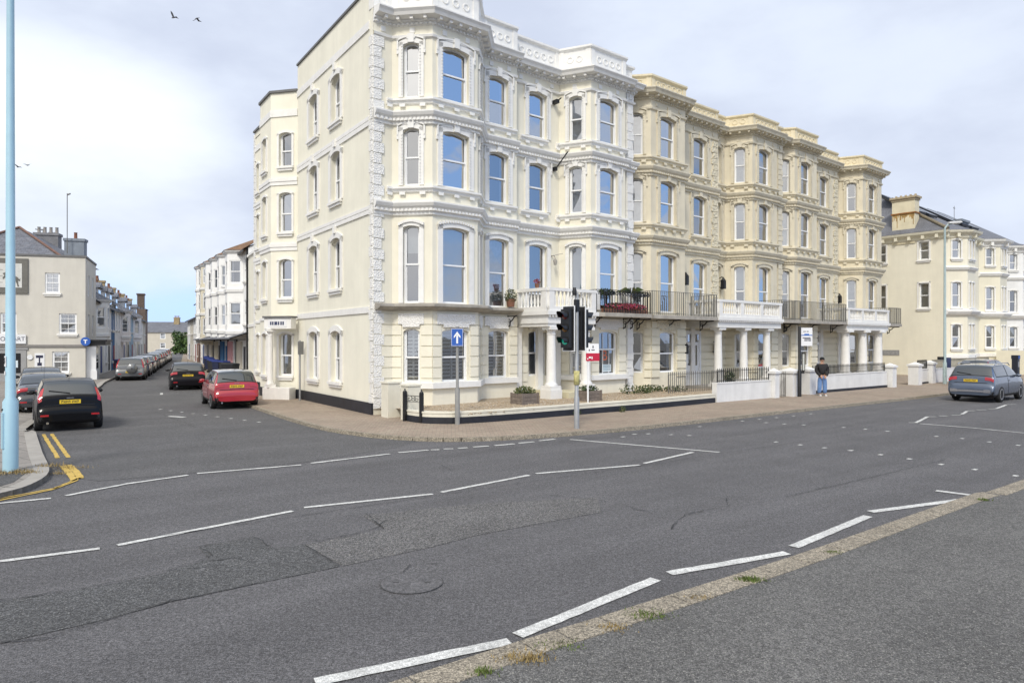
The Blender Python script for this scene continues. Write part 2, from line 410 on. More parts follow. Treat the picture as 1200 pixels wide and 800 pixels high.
def leaf_cloud(mb,c,rad,n,size,mis=(0,),seed=1,flat=.0):
    rr=random.Random(seed)
    for _ in range(n):
        while True:
            q=Vector((rr.uniform(-1,1),rr.uniform(-1,1),rr.uniform(-1,1)))
            if .25<q.length<1: break
        p=Vector(c)+Vector((q.x*rad[0],q.y*rad[1],q.z*rad[2])); s=size*rr.uniform(.6,1.3)
        a=Vector((rr.gauss(0,1),rr.gauss(0,1),rr.gauss(0,.6))).normalized(); b=a.orthogonal().normalized()
        b=(Matrix.Rotation(rr.uniform(0,6.28),3,a)@b)
        cc=a.cross(b)
        mb.add([p-b*s,p+cc*s*.5,p+b*s,p-cc*s*.5],[(0,1,2,3)],rr.choice(mis))
# ------------------------------------------------------------------ camera, sky, sun
cam=bpy.data.cameras.new('camera'); co_=bpy.data.objects.new('camera',cam); COL.objects.link(co_)
co_.location=(0,0,2.6); co_.rotation_euler=(R(90),0,0); cam.sensor_width=36; cam.lens=24.36; cam.clip_end=6000; cam.clip_start=.05
scene.camera=co_
TH=R(39.3); U=Vector((math.cos(TH),math.sin(TH))); V=Vector((-math.sin(TH),math.cos(TH))); CO=Vector((-4.737,23.6))
def W(s,v): q=CO+U*s+V*v; return (q.x,q.y)
def W3(s,v,z=.1): q=W(s,v); return (q[0],q[1],z)

SUN_EL,SUN_AZ=R(46),R(191)      # azimuth measured clockwise from +Y
sd=Vector((math.sin(SUN_AZ)*math.cos(SUN_EL),math.cos(SUN_AZ)*math.cos(SUN_EL),math.sin(SUN_EL)))
sl=bpy.data.lights.new('sun','SUN'); sl.energy=1.5; sl.angle=R(10); sl.color=(1,.95,.86)
so=bpy.data.objects.new('sun',sl); COL.objects.link(so); so.rotation_euler=sd.to_track_quat('Z','Y').to_euler(); so.location=(10,-20,40)

w=bpy.data.worlds.new('World'); scene.world=w; w.use_nodes=True
N=w.node_tree.nodes; Lk=w.node_tree.links; bg=N['Background']; bg.inputs['Strength'].default_value=.10
sky=N.new('ShaderNodeTexSky'); sky.sky_type='NISHITA'; sky.sun_disc=False; sky.sun_elevation=SUN_EL; sky.sun_rotation=SUN_AZ
sky.air_density=1.0; sky.dust_density=.6; sky.ozone_density=1.5
tc=N.new('ShaderNodeTexCoord'); D=tc.outputs['Generated']
def wn(scale,det,ro,loc,sc=(1,1,2.2),dist=0):
    mp=N.new('ShaderNodeMapping'); mp.inputs['Location'].default_value=loc; mp.inputs['Scale'].default_value=sc
    Lk.new(D,mp.inputs['Vector'])
    n=N.new('ShaderNodeTexNoise'); n.inputs['Scale'].default_value=scale; n.inputs['Detail'].default_value=det; n.inputs['Roughness'].default_value=ro; n.inputs['Distortion'].default_value=dist
    Lk.new(mp.outputs[0],n.inputs['Vector']); return n.outputs['Fac']
def rng(x,a,b,c=0,d=1,smooth=True):
    m=N.new('ShaderNodeMapRange'); m.interpolation_type='SMOOTHSTEP' if smooth else 'LINEAR'
    m.inputs['From Min'].default_value=a; m.inputs['From Max'].default_value=b; m.inputs['To Min'].default_value=c; m.inputs['To Max'].default_value=d
    Lk.new(x,m.inputs['Value']); return m.outputs[0]
def dot(v):
    v=Vector(v).normalized(); n=N.new('ShaderNodeVectorMath'); n.operation='DOT_PRODUCT'; Lk.new(D,n.inputs[0]); n.inputs[1].default_value=v; return n.outputs['Value']
def op(o,a,b):
    n=N.new('ShaderNodeMath'); n.operation=o; n.use_clamp=False
    for i,x in enumerate((a,b)):
        if isinstance(x,(int,float)): n.inputs[i].default_value=x
        else: Lk.new(x,n.inputs[i])
    return n.outputs[0]
def mixc(f,a,b):
    n=N.new('ShaderNodeMix'); n.data_type='RGBA'
    if isinstance(f,(int,float)): n.inputs[0].default_value=f
    else: Lk.new(f,n.inputs[0])
    for i,x in ((6,a),(7,b)):
        if isinstance(x,tuple): n.inputs[i].default_value=(*x,1)
        else: Lk.new(x,n.inputs[i])
    return n.outputs[2]
def vd(px,py): return ((px-600)/812,1,(400-py)/812)
n1=wn(1.6,7,.52,(3.1,1.7,.4),dist=.3); n2=wn(3.4,6,.55,(7.7,2.2,1.1)); n3=wn(1.1,4,.5,(1.3,9.2,4.0))
# clouds are bright where thin towards the sun, lilac grey where thick
grey=mixc(rng(n2,.32,.68),(4.3,4.75,5.8),(5.3,5.8,6.75))
lit=rng(op('ADD',op('MULTIPLY',n1,.8),rng(dot(vd(70,235)),.94,.994,0,.34)),.64,.90)
cloud=mixc(lit,grey,(7.0,7.4,7.75))
sunny=rng(dot((sd.x,sd.y,sd.z)),.55,1.0)
cloud=mixc(sunny,cloud,(11.5,11.2,10.7))
# blue gaps: low along the street, and open patches out over the sea to the right
sx=N.new('ShaderNodeSeparateXYZ'); Lk.new(D,sx.inputs[0]); Zc=sx.outputs['Z']
se=op('SUBTRACT',rng(dot((.93,-.32,.30)),.74,.93,0,1.0),rng(n2,.44,.60,0,.62))
gap=op('ADD',op('MAXIMUM',se,0.0),op('MULTIPLY',op('MULTIPLY',rng(Zc,.03,.20,1,0),rng(dot(vd(170,400)),.90,.985)),rng(n1,.38,.62,.62,.30)))
gap=op('ADD',gap,rng(n3,.5,.7,0,.12))
gapm=rng(gap,.22,.66)
skyc=mixc(.7,sky.outputs['Color'],(3.0,5.2,9.8))
col=mixc(gapm,cloud,skyc)
Lk.new(col,bg.inputs['Color'])
vs=scene.view_settings; vs.view_transform='Standard'; vs.look='None'; vs.exposure=.62; vs.gamma=1; vs.use_curve_mapping=False
scene.cycles.max_bounces=6; scene.cycles.transparent_max_bounces=8; scene.cycles.use_denoising=True; scene.cycles.caustics_reflective=False; scene.cycles.caustics_refractive=False

# ------------------------------------------------------------------ ground, road, pavements
ASPH=mat('asphalt',(.110,.107,.110),.9,.08,.5,bump=.8,bscale=95,grain=.5,lane=.18,speck=(75,.66,(.27,.26,.26)))
ASPH_SIDE=mat('worn_side_street_asphalt',(.092,.090,.091),.9,.12,.6,bump=.7,bscale=80,grain=.45,lane=.16,speck=(60,.66,(.30,.29,.28)))
ASPH_DARK=mat('trench_patch_asphalt',(.080,.080,.081),.9,.12,.9,bump=1,bscale=60,grain=.55,lane=.1,speck=(60,.64,(.26,.26,.25)))
ASPH_COARSE=mat('coarse_patch_asphalt',(.110,.107,.106),.9,.12,.9,bump=1,bscale=55,grain=.6,lane=.1,speck=(55,.63,(.34,.32,.29)))
PROM=mat('promenade_asphalt',(.120,.117,.112),.9,.16,.6,bump=.8,bscale=90,grain=.45,lane=.12,speck=(70,.63,(.33,.32,.29)))
KERB=mat('aggregate_kerb',(.28,.245,.19),.9,.2,2.5,bump=.8,bscale=70,grain=.5)
KERBG=mat('grey_concrete_kerb',(.33,.31,.28),.9,.15,2,bump=.4,bscale=60)
BLOCK=mat('block_paving',(.345,.285,.215),.9,.16,.5,fine=14,brick=dict(c2=(.30,.225,.175),mortar=(.17,.15,.12),w=.21,h=.105,rot=R(-5),ms=.007))
SLABS=mat('grey_paving_slabs',(.27,.25,.225),.9,.14,.8,fine=25,brick=dict(c2=(.24,.22,.20),mortar=(.12,.115,.10),w=.6,h=.45,rot=R(36),ms=.012))
PAINT=mat('white_road_paint',(.54,.54,.52),.8,.2,3,bump=.3,bscale=60,grain=.28)
YELLOW=mat('yellow_road_paint',(.52,.36,.085),.85,.22,5,fine=35)
EARTH=mat('ground_earth',(.14,.135,.12),.95,.2,.05)
g=MB(); n=48; g.poly([(3500*math.cos(2*PI*k/n),3500*math.sin(2*PI*k/n),-.06) for k in range(n)]); tag(g.build('ground',EARTH),kind='structure')
g=MB(); g.poly([(-90,-60,0),(140,-60,0),(140,160,0),(-90,160,0)]); tag(g.build('road',ASPH),kind='structure')
# older, rougher surface of the side street, laid over the road
g=MB(); g.poly([(x,y,.004) for x,y in [(-7.7,12.9),(-6.4,13.6),(-4.6,14.7),(-2.8,17.0),(-2.4,18.3),(-4.4,19.4),(-9.6,26.4),(-16.3,37),(-23.2,50),(-33.3,70),(-55.5,117),(-60,117),(-37.2,70),(-26.6,45.9),(-22.5,37.5),(-15.2,21.3),(-9.4,13.7)]])
tag(g.build('side_street_road',ASPH_SIDE),kind='structure')
def slab(name,pts,z,m,kind='structure'):
    g=MB(); n=len(pts); g.poly([(x,y,z) for x,y in pts])
    for i in range(n):
        a,b=pts[i],pts[(i+1)%n]; g.quad((a[0],a[1],-.02),(b[0],b[1],-.02),(b[0],b[1],z),(a[0],a[1],z))
    return tag(g.build(name,m),kind=kind)
def smoothpath(pts,k=4):
    P=[Vector(p) for p in pts]; out=[]
    for i in range(len(P)-1):
        p0=P[max(0,i-1)];p1=P[i];p2=P[i+1];p3=P[min(len(P)-1,i+2)]
        for j in range(k):
            t=j/k; out.append(.5*((2*p1)+(p2-p0)*t+(2*p0-5*p1+4*p2-p3)*t*t+(3*p1-p0-3*p2+p3)*t**3))
    out.append(P[-1]); return [(q.x,q.y) for q in out]
KR=smoothpath([(-71,150),(-55.5,117),(-33.3,70),(-23.2,50),(-16.3,37),(-9.6,26.4),(-6.11,21.2),(-4.41,19.37),(-2.94,18.4),(-1.33,18.1),(.93,18.85),(4.1,20.8),(9.07,24.55),(21.22,33.78),(44,52.5),(100,98)])
def kerbline(name,path,w,z,m,stone=.9):
    g=MB(); acc=0
    for i in range(len(path)-1):
        F=Face(path[i],path[i+1]); n=max(1,round(F.L/stone))
        for k in range(n):
            a=F.L*k/n+.004; b=F.L*(k+1)/n-.004
            g.hexa([F.p(a,w,-.02),F.p(b,w,-.02),F.p(b,0,-.02),F.p(a,0,-.02),F.p(a,w-.015,z),F.p(b,w-.015,z),F.p(b,0,z),F.p(a,0,z)])
    return tag(g.build(name,m),kind='structure')
back=[(140,98),(140,170),(-71,170)]
slab('corner_pavement',KR+back,.1,BLOCK)
kerbline('corner_kerb',KR,.13,.104,KERB)
KL=smoothpath([(-8.30,9.2),(-8.36,10.4),(-8.33,11.3),(-8.40,12.1),(-8.95,13.4),(-10.6,15.64),(-13.19,19.19),(-14.7,21.3),(-22.4,37.5),(-26.6,45.9),(-37.2,70),(-60,117),(-77,150)])
KL=[(-60,-24.5),(-30,-3.8),(-14,6.6),(-10.2,8.7)]+KL[1:] if False else [(-62,-30),(-30,-5.6),(-14,6.2),(-9.6,9.8),(-8.7,10.75)]+smoothpath([(-8.45,11.4),(-8.42,12.1),(-8.95,13.4),(-10.6,15.64),(-13.19,19.19),(-14.7,21.3),(-22.4,37.5),(-26.6,45.9),(-37.2,70),(-60,117),(-77,150)])
slab('left_pavement',KL+[(-77,170),(-150,170),(-150,-30)],.1,SLABS)
KLr=list(reversed(KL))
def kerb_in(path,w): return offset(path,-w)
kerbline('left_kerb',KLr,-.30,.106,KERBG) if False else kerbline('left_kerb',[tuple(q) for q in offset(KL,0.0)][::-1],.28,.106,KERBG,1.0)
# corner flags of dark asphalt by the lamp post
slab('left_pavement_infill',[(-9.3,11.0),(-8.85,11.5),(-8.85,12.3),(-9.3,13.3),(-12.3,11.6),(-12.3,8.0)],.106,ASPH_DARK)
PD=Vector((8.58,6.38)).normalized(); PN=Vector((PD.y,-PD.x))
def pr(t,o): q=Vector((-.8,5.28))+PD*t+PN*o; return (q.x,q.y)
PRM=smoothpath([pr(-60,0),pr(-8,.02),pr(0,0),(.79,6.42),(3.27,8.2),(5.16,9.65),(7.78,11.66),(9.4,12.78),pr(30,-.4),pr(120,-3)],3)
slab('promenade_pavement',PRM[::1]+[pr(120,40),pr(-60,40)],.05,PROM)
kerbline('promenade_kerb',PRM,-.27,.056,KERB,.95) if False else None
g=MB()
for i in range(len(PRM)-1):
    F=Face(PRM[i],PRM[i+1]); n=max(1,round(F.L/.92))
    for k in range(n):
        a=F.L*k/n+.010; b=F.L*(k+1)/n-.010
        g.hexa([F.p(a,.0,-.02),F.p(b,.0,-.02),F.p(b,.31,-.02),F.p(a,.31,-.02),F.p(a,.012,.056),F.p(b,.012,.056),F.p(b,.305,.058),F.p(a,.305,.058)][::1])
tag(g.build('promenade_kerb',KERB),kind='structure')

# ------------------------------------------------------------------ painted lines and road wear
NEAR=[[(-1.5,5.28),(-0.02,6.0)],[(0.05,6.12),(1.57,7.57)],[(1.76,7.76),(3.38,8.51)],[(3.56,8.76),(5.29,10.3)],[(5.46,10.56),(7.34,11.35)],[(7.38,12.06),(7.8,11.66)]]
MID=[[(-6.43,7.91),(-6.05,8.18),(-5.17,8.69)],[(-5.03,8.83),(-3.36,10.61)],[(-3.25,10.83),(-1.35,11.79)],[(-1.22,11.93),(0.33,13.45)],[(0.47,13.62),(2.69,14.56)],[(2.82,14.76),(4.24,16.24)],[(1.54,18.36),(4.86,16.24)]]
UPL=[[(-8.71,10.72),(-8.21,11.11),(-7.63,11.47)],[(-7.51,11.66),(-7.01,12.64),(-6.29,13.45)],[(-6.19,13.62),(-4.43,14.56)],[(-4.29,14.76),(-2.82,15.99)],[(-2.65,16.17),(-2.0,16.56)],[(-1.94,16.57),(-1.74,16.62)],[(-1.65,16.72),(-1.42,16.76)],[(-1.31,16.82),(-1.08,16.92)],[(-0.96,17.03),(-0.57,17.19)],[(-0.43,17.26),(0.06,17.56)],[(0.17,17.67),(0.57,17.92)],[(0.71,18.08),(1.14,18.44)],
[(12.68,22.15),(12.89,22.13)],[(12.86,22.08),(14.32,23.88)],[(14.32,23.88),(14.62,23.88)],[(14.86,24.13),(15.18,24.13)],[(15.48,24.41),(15.81,24.41)],[(16.03,24.69),(16.94,25.78)],[(17.04,25.9),(17.35,25.97)],[(17.62,26.26),(18.01,26.32)],[(18.31,26.62),(18.6,26.66)],[(18.7,26.76),(20.22,28.34)],[(20.37,28.49),(20.77,28.57)],[(12.88,21.86),(13.83,20.8),(14.51,19.64),(15.05,18.52)]]
STUDS=[(8.11,22.13),(8.55,21.76),(9.07,21.54),(10.0,20.9),(10.45,20.5),(10.84,20.01),(6.81,17.89),(7.23,17.38),(7.62,16.89),(8.06,16.49),(8.44,15.87),(8.77,15.3),(9.05,14.61),(9.38,14.03),(9.72,13.38),(11.59,18.93),(12.04,18.52),(12.32,17.89),(12.65,17.3),(3.43,19.37),(4.42,19.28),(4.89,19.11),(3.02,18.85),(3.83,19.46),(7.51,22.58),(8.24,23.07),(9.01,23.59),(9.81,24.13),(10.71,24.84),(5.72,21.11)]
YEL=[[(-13.1,19.37),(-10.1,15.41)],[(-12.92,19.44),(-9.90,15.47)],[(-9.37,14.46),(-8.63,13.53),(-8.12,12.87)],[(-9.32,14.56),(-8.67,13.8),(-8.17,13.11)],[(-8.12,12.87),(-8.05,12.1),(-8.36,11.32),(-8.62,10.77)],[(-8.21,13.2),(-8.08,12.24),(-8.45,11.44),(-8.76,10.94)]]
lr=random.Random(3)
def strip(g,pts,w,z,mi=0,rag=.012):
    # densely cut ribbon with slightly ragged paint edges
    P=[Vector(p) for p in pts]; q=[]
    for i in range(len(P)-1):
        n=max(1,int((P[i+1]-P[i]).length/.12))
        q+=[P[i].lerp(P[i+1],k/n) for k in range(n)]
    q.append(P[-1]); L=[];Rr=[]
    for i,p in enumerate(q):
        t=(q[min(i+1,len(q)-1)]-q[max(i-1,0)]).normalized(); nn=Vector((t.y,-t.x))
        a=p+nn*(w/2+lr.uniform(-rag,rag)); b=p-nn*(w/2+lr.uniform(-rag,rag)); L.append((a.x,a.y,z)); Rr.append((b.x,b.y,z))
    n=len(q); g.add(L+Rr,[(i,i+1,n+i+1,n+i) for i in range(n-1)],mi)
g=MB()
for l in NEAR: strip(g,l,.135,.010,rag=.006)
for l in MID: strip(g,l,.10,.010,rag=.005)
for l in UPL: strip(g,l,.10 if l[0][0]<-2.7 or l[0][0]>10 else .12,.012)
for x,y in STUDS: strip(g,[(x-.06,y-.045),(x+.06,y+.045)],.09,.012)
for t in range(9):   # worn parking bay ticks on the side street
    q=Vector((-13.5,26.5)).lerp(Vector((-8.2,22.3)),t/8); strip(g,[(q.x,q.y),(q.x+.12,q.y-.05)],.12,.014)
strip(g,[(-17.6,34.8),(-17.1,33.8)],.12,.014); strip(g,[(-11.9,24.0),(-11.2,23.7)],.2,.014)
tag(g.build('road_markings',PAINT),kind='structure')
g=MB()
for l in YEL[:2]: strip(g,l,.085,.014)
for l in YEL[2:4]: strip(g,l,.12,.014)
for l in YEL[4:]: strip(g,l,.06,.014)
strip(g,[(-5.2,21.0),(-5.0,20.7)],.1,.014); strip(g,[(-4.8,20.4),(-4.5,20.05)],.1,.014)
tag(g.build('yellow_line_markings',YELLOW),kind='structure')
g=MB(); g.poly([(x,y,.005) for x,y in [(-5.4,6.64),(-5.13,6.94),(-4.42,7.33),(-3.92,7.76),(-3.62,8.28),(-3.96,8.76),(-3.41,9.18),(-2.97,8.69),(-2.67,8.87),(-1.99,8.0),(-2.75,7.43),(-3.41,6.92),(-3.82,6.46),(-4.41,5.96),(-4.66,5.74)]])
tag(g.build('road_patch',ASPH_DARK),kind='structure')
g=MB(); g.poly([(x,y,.005) for x,y in [(-2.64,8.86),(-1.77,9.6),(-2.23,10.35),(-0.55,11.11),(1.42,11.54),(1.37,10.56),(-0.46,9.3),(-1.07,8.72),(-1.96,8.02)]])
tag(g.build('road_patch',ASPH_COARSE),kind='structure')
CRK=mat('tar_crack',(.04,.04,.04),.9,.3,8)
g=MB()
for l in [[(-5.4,6.64),(-5.12,6.93),(-4.42,7.33),(-3.92,7.76),(-3.75,8.06),(-3.63,8.41),(-3.96,8.76),(-3.41,9.18),(-2.97,8.69),(-2.67,8.87),(-1.99,8.0)],[(-1.77,9.6),(-2.21,10.45)],[(-2.61,9.06),(-2.47,9.02),(-1.89,9.6),(-1.83,10.05)],[(-0.8,8.12),(-1.19,8.06),(-1.23,7.79)],[(-4.41,5.96),(-4.05,6.08),(-3.8,6.44),(-3.41,6.92),(-2.75,7.43)],[(-13.55,26.06),(-9.52,20.9),(-7.29,19.73)],[(-9,6.1),(-6.0,8.3),(-2.9,10.5),(0.9,13.2),(5.2,16.3),(11,20.4)],[(4.6,11.6),(6.4,12.9),(9.5,15.2)],[(-1.9,13.1),(-1.2,13.9),(-1.5,14.6)],[(2.2,9.6),(2.6,10.4),(3.4,10.9),(3.6,11.6)],[(0.58,11.73),(1.4,11.35),(2.08,10.56)],[(-3.6,8.2),(-3.3,8.3),(-3.0,8.1)],[(-3.7,7.9),(-3.35,8.05)]]:
    pts=[]
    for i in range(len(l)-1):
        a,b=Vector(l[i]),Vector(l[i+1]); n=max(2,int((b-a).length/.1))
        for k in range(n): pts.append(a.lerp(b,k/n)+Vector((lr.uniform(-.02,.02),lr.uniform(-.02,.02))))
    pts.append(Vector(l[-1])); strip(g,pts,.011,.016,rag=.007)
tag(g.build('road_cracks',CRK),kind='structure')
# manhole cover
mh=empty('manhole_cover',(-1.08,7.46,0),0,'round tar sealed manhole cover set in the asphalt near the middle of the road','manhole')
g=MB(); n=40
for k in range(n):
    a0,a1=2*PI*k/n,2*PI*(k+1)/n
    g.quad((.33*math.cos(a0),.33*math.sin(a0),.012),(.33*math.cos(a1),.33*math.sin(a1),.012),(.338*math.cos(a1),.338*math.sin(a1),.012),(.338*math.cos(a0),.338*math.sin(a0),.012))
g.build('rim',mat('tarred_rim',(.062,.062,.062),.9,.3,8),mh)
g=MB(); g.lathe((0,0,-.05),[(.33,0),(.33,.06)],40); g.build('lid',mat('tarred_lid',(.108,.105,.108),.85,.08,3,bump=.6,bscale=90,grain=.4),mh)
g=MB(); g.box(-.2,-.14,-.01,.01,.0101,.0125); g.box(.14,.2,-.01,.01,.0101,.0125); g.build('key_slot',CRK,mh)
# weeds and moss along the kerbs
MOSS=[mat('moss_green',(.10,.14,.03),.95,.3,9),mat('dry_grass',(.30,.22,.09),.95,.3,9)]
wd=MB(); wr=random.Random(5)
def tuft(x,y,z,n,sp,h,mi):
    for _ in range(n):
        px,py=x+wr.gauss(0,sp),y+wr.gauss(0,sp*.6); a=wr.uniform(0,6.28); b=wr.uniform(.2,.9)*h; w_=.006
        ln=Vector((math.cos(a),math.sin(a),0))
        p=Vector((px,py,z)); q=p+ln*b*.6+Vector((0,0,b)); sidev=Vector((-ln.y,ln.x,0))*w_
        wd.add([p-sidev,p+sidev,q],[(0,1,2)],mi)
for t,n,sp,h,mi in [(3.95,160,.07,.03,0),(2.35,120,.10,.025,0),(1.9,80,.08,.02,1),(.9,140,.10,.03,1),(.5,60,.05,.03,0),(5.6,60,.06,.015,0),(3.1,60,.06,.015,1),(1.3,60,.1,.02,0),(10.2,60,.06,.03,0)]:
    q=pr(t,.30); tuft(q[0],q[1],.055,n*2,sp,h*1.6,mi)
for i in range(0,len(KR)-1):
    if -6<KR[i][0]<4 and KR[i][1]<24:
        for k in range(6):
            q=Vector(KR[i]).lerp(Vector(KR[i+1]),wr.random()); tuft(q.x,q.y-.02,0,7,.12,.06,wr.choice((0,1,1)))
for x,y,n,sp in [(-9.66,13.2,420,.24),(-9.3,13.2,120,.15),(-9.25,13.9,120,.15),(-9.1,14.2,120,.18),(-8.9,13.6,60,.1)]: tuft(x,y,.1 if x<-9.2 else 0,n,sp,.10,1)
tag(wd.build('weeds',MOSS),'small tufts of moss and dry grass along the kerbs','weeds',kind='stuff')
# ------------------------------------------------------------------ the seafront terrace
Z1=[(1.18,3.05),(3.93,6.62),(8.0,9.98),(11.05,12.93)]   # openings per storey
def bay_house(root,L,pal,mir,spec):
    """L: dict of local plan points; builds one bay-fronted terraced house in root's frame (x along the front, y inwards)"""
    wallm,trim,par,gfm,verm=pal
    faces=[Face(L['path'][i],L['path'][i+1]) for i in range(len(L['path'])-1)]
    path=L['path']
    up=MB(); gf=MB(); ru=MB()
    wins=[]
    for i,F in enumerate(faces):
        ops=[];ops0=[]
        for (fi,fl,d0,d1,kind,opt) in spec:
            if fi!=i: continue
            zb,zt=Z1[fl]; zb=opt.get('zb',zb); zt=opt.get('zt',zt); rise=opt.get('rise',.13 if fl else .10)
            o=(d0,d1,zb,zt,rise); (ops if fl else ops0).append(o); wins.append((F,fl,o,kind,opt))
        panel(up,F,3.62,14.0,ops); panel(gf,F,.1,3.62,ops0)
        if F.L>.45: rustic(ru,F,.95,3.55,[(o[0]-.06,o[1]+.06,o[2]-.3,o[3]+.05,0) for o in ops0] , .36, gap=(.022 if wallm is CREAM else .036), dep=(.035 if wallm is CREAM else .06))
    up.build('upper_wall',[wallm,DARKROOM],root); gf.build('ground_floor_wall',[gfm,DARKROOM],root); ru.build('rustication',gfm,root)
    for F,fl,o,kind,opt in wins:
        w=window(root,F,o,kind,frac=opt.get('frac',.5),mid=opt.get('mid',.52 if fl else .48),surround=(None if not fl else ('ornate' if fl>1 else 'beaded')),sm=trim,sw=.16 if F.L<1.5 else .2,
               bars=opt.get('bars',(0,0)),beads=opt.get('beads',True))
        if fl==0 and opt.get('verm',True):
            q=MB(); c=(o[0]+o[1])/2; h=(o[1]-o[0])/2+.06
            for k in range(6):
                x0=c-h*1.3+2.6*h*k/6; x1=c-h*1.3+2.6*h*(k+1)/6; zb=3.1+ (.0 if abs((x0+x1)/2-c)<h else .10)
                if x0<0 or x1>F.L: continue
                F.box(q,x0,x1,0,.075,zb,3.56)
            q.build('lintel_panel',verm,w)
    for nm,fn,z in (('cornice',cornice,13.94),('belt_course',belt,10.54),('belt_course',belt,7.42)):
        q=MB(); fn(q,path,z); q.build(nm,[trim,wallm],root)
    for sub,za in L['sills']:
        for z in za: q=MB(); sillband(q,sub,z); q.build('sill_band',trim,root)
    for sub in L['gfsills']: q=MB(); sweep(q,sub,[(0,.98),(.13,.98),(.13,1.18),(0,1.2)]); q.build('sill_band',trim if pal[0] is CREAM else gfm,root)
    q=MB(); parapet(q,path,13.97,L.get('ptop',15.0)); q.build('parapet',par,root)
    return faces

# --- cream corner building
rootC=empty('corner_building',W3(0,0,0),TH,'cream stucco four storey corner building with white trim and two canted bays','building')
palC=(CREAM,WHITE,WHITE,CREAM,VERM)
LA=[(0,0),(.74,0),(1.72,-1.05),(3.65,-1.05),(4.62,0),(6.37,0)]
LAd=dict(path=LA,sills=[([(.5,0),(.74,0),(1.72,-1.05),(3.65,-1.05),(4.62,0),(6.30,0)],(7.94,10.98))],gfsills=[[(.5,0),(.74,0),(1.72,-1.05),(3.65,-1.05),(4.62,0),(6.37,0)]],ptop=15.1)
f1=Face(LA[1],LA[2]); f2=Face(LA[2],LA[3]); f3=Face(LA[3],LA[4])
cw=(f1.L-.62)/2
spec=[]
for fl,(kc,kf,kl) in enumerate([('shutter','shutter','shutter'),('blind','blind','net'),('curtain','dark','curtain'),(None,None,'curtain')]):
    kf=None if kf=='dark' else kf
    spec+=[(1,fl,.40,.98,kc,dict(frac=.35)),(2,fl,.40,1.53,kf,dict(frac=.98,bars=(0,0))),(3,fl,.45,1.0,None,{}),(4,fl,.33,1.30,kl,dict(frac=.5,bars=(1,0) if fl==0 else (0,0)))]
bay_house(rootC,LAd,palC,False,spec)
LB=[(6.37,.3),(8.95,.3),(9.6,-.95),(11.74,-.95),(12.1,-.4)]
LBd=dict(path=LB,sills=[([(6.75,.3),(8.25,.3)],(7.94,10.98)),([(8.75,.3),(8.95,.3),(9.6,-.95),(11.74,-.95),(12.1,-.4)],(7.94,10.98))],gfsills=[[(8.75,.3),(8.95,.3),(9.6,-.95),(11.74,-.95),(12.1,-.4)]],ptop=15.0)
spec=[]
for fl,(kc,kf,kl) in enumerate([(None,'curtain','net'),('blind',None,'curtain'),('net',None,'curtain'),('net','curtain',None)]):
    spec+=[(0,fl,.87,1.87,kl,dict(frac=.3,mid=.25 if fl==1 else .52)),(1,fl,.46,1.04,kc,dict(frac=.8,mid=.25 if fl==1 else .52)),(2,fl,.5,1.65,kf,dict(frac=.35,bars=(2,0) if fl==0 else (0,0),mid=.6 if fl in(0,1) else .52))]
bay_house(rootC,LBd,palC,True,spec)
q=MB(); q.quad((6.37,0,.1),(6.37,.3,.1),(6.37,.3,15),(6.37,0,15)); q.build('step_wall',CREAM,rootC)
# raised scrolled parapet over the first bay
q=MB(); F=Face((1.72,-1.05),(3.65,-1.05)); F.box(q,0,F.L,-.3,.015,15.0,15.75); F.box(q,-.06,F.L+.06,-.34,.11,15.75,15.9)
F=Face((.74,0),(1.72,-1.05)); F.box(q,0,F.L,-.3,.012,15.0,15.75); F.box(q,-.06,F.L,-.34,.105,15.755,15.895)
pts=[]
F=Face((3.65,-1.05),(4.62,0))
for k in range(9):
    t=k/8; d=t*F.L; z=15.85-.72*(1-(1-t)**2.2); pts.append((d,z))
for k in range(8):
    (a,za),(b,zb)=pts[k],pts[k+1]; q.hexa([F.p(a,.013,15.0),F.p(b,.013,15.0),F.p(b,-.25,15.0),F.p(a,-.25,15.0),F.p(a,.013,za),F.p(b,.013,zb),F.p(b,-.25,zb),F.p(a,-.25,za)])
    q.hexa([F.p(a,.10,za-.1),F.p(b,.10,zb-.1),F.p(b,-.28,zb-.1),F.p(a,-.28,za-.1),F.p(a,.10,za+.03),F.p(b,.10,zb+.03),F.p(b,-.28,zb+.03),F.p(a,-.28,za+.03)])
q.build('scroll_pediment',WHITE,rootC)
# quoins on the corner and the party pier
Fside=Face((.09*8.4,.996*8.4),(0,0)); Ffront=Face((0,0),(.74,0))
q=MB(); quoins(q,Ffront,.3,13.05,.40,.30); q.build('corner_quoins',VERM,rootC); q=MB(); quoins(q,Fside,.45,13.05,.26,.16,side=1); q.build('corner_quoins',VERM,rootC)
q=MB(); q.box(11.95,12.38,-.85,1.0,.1,14.0); F=Face((11.95,-.85),(12.38,-.85)); 
for z0,z1 in ((7.6,9.9),(10.7,13.0),(4.2,6.8),(.4,3.5)): quoins(q,F,z0,z1,.40,.30,o=.04,d=.015)
for z in (7.42,10.54): belt(q,[(11.95,1),(11.95,-.85),(12.38,-.85),(12.38,1)],z,k=.9)
cornice(q,[(11.95,1),(11.95,-.85),(12.38,-.85),(12.38,1)],13.96,ov=.42); parapet(q,[(11.95,.5),(11.95,-.75),(12.38,-.75),(12.38,.5)],13.99,14.8,roundel=False)
q.build('party_pier',VERM,rootC)
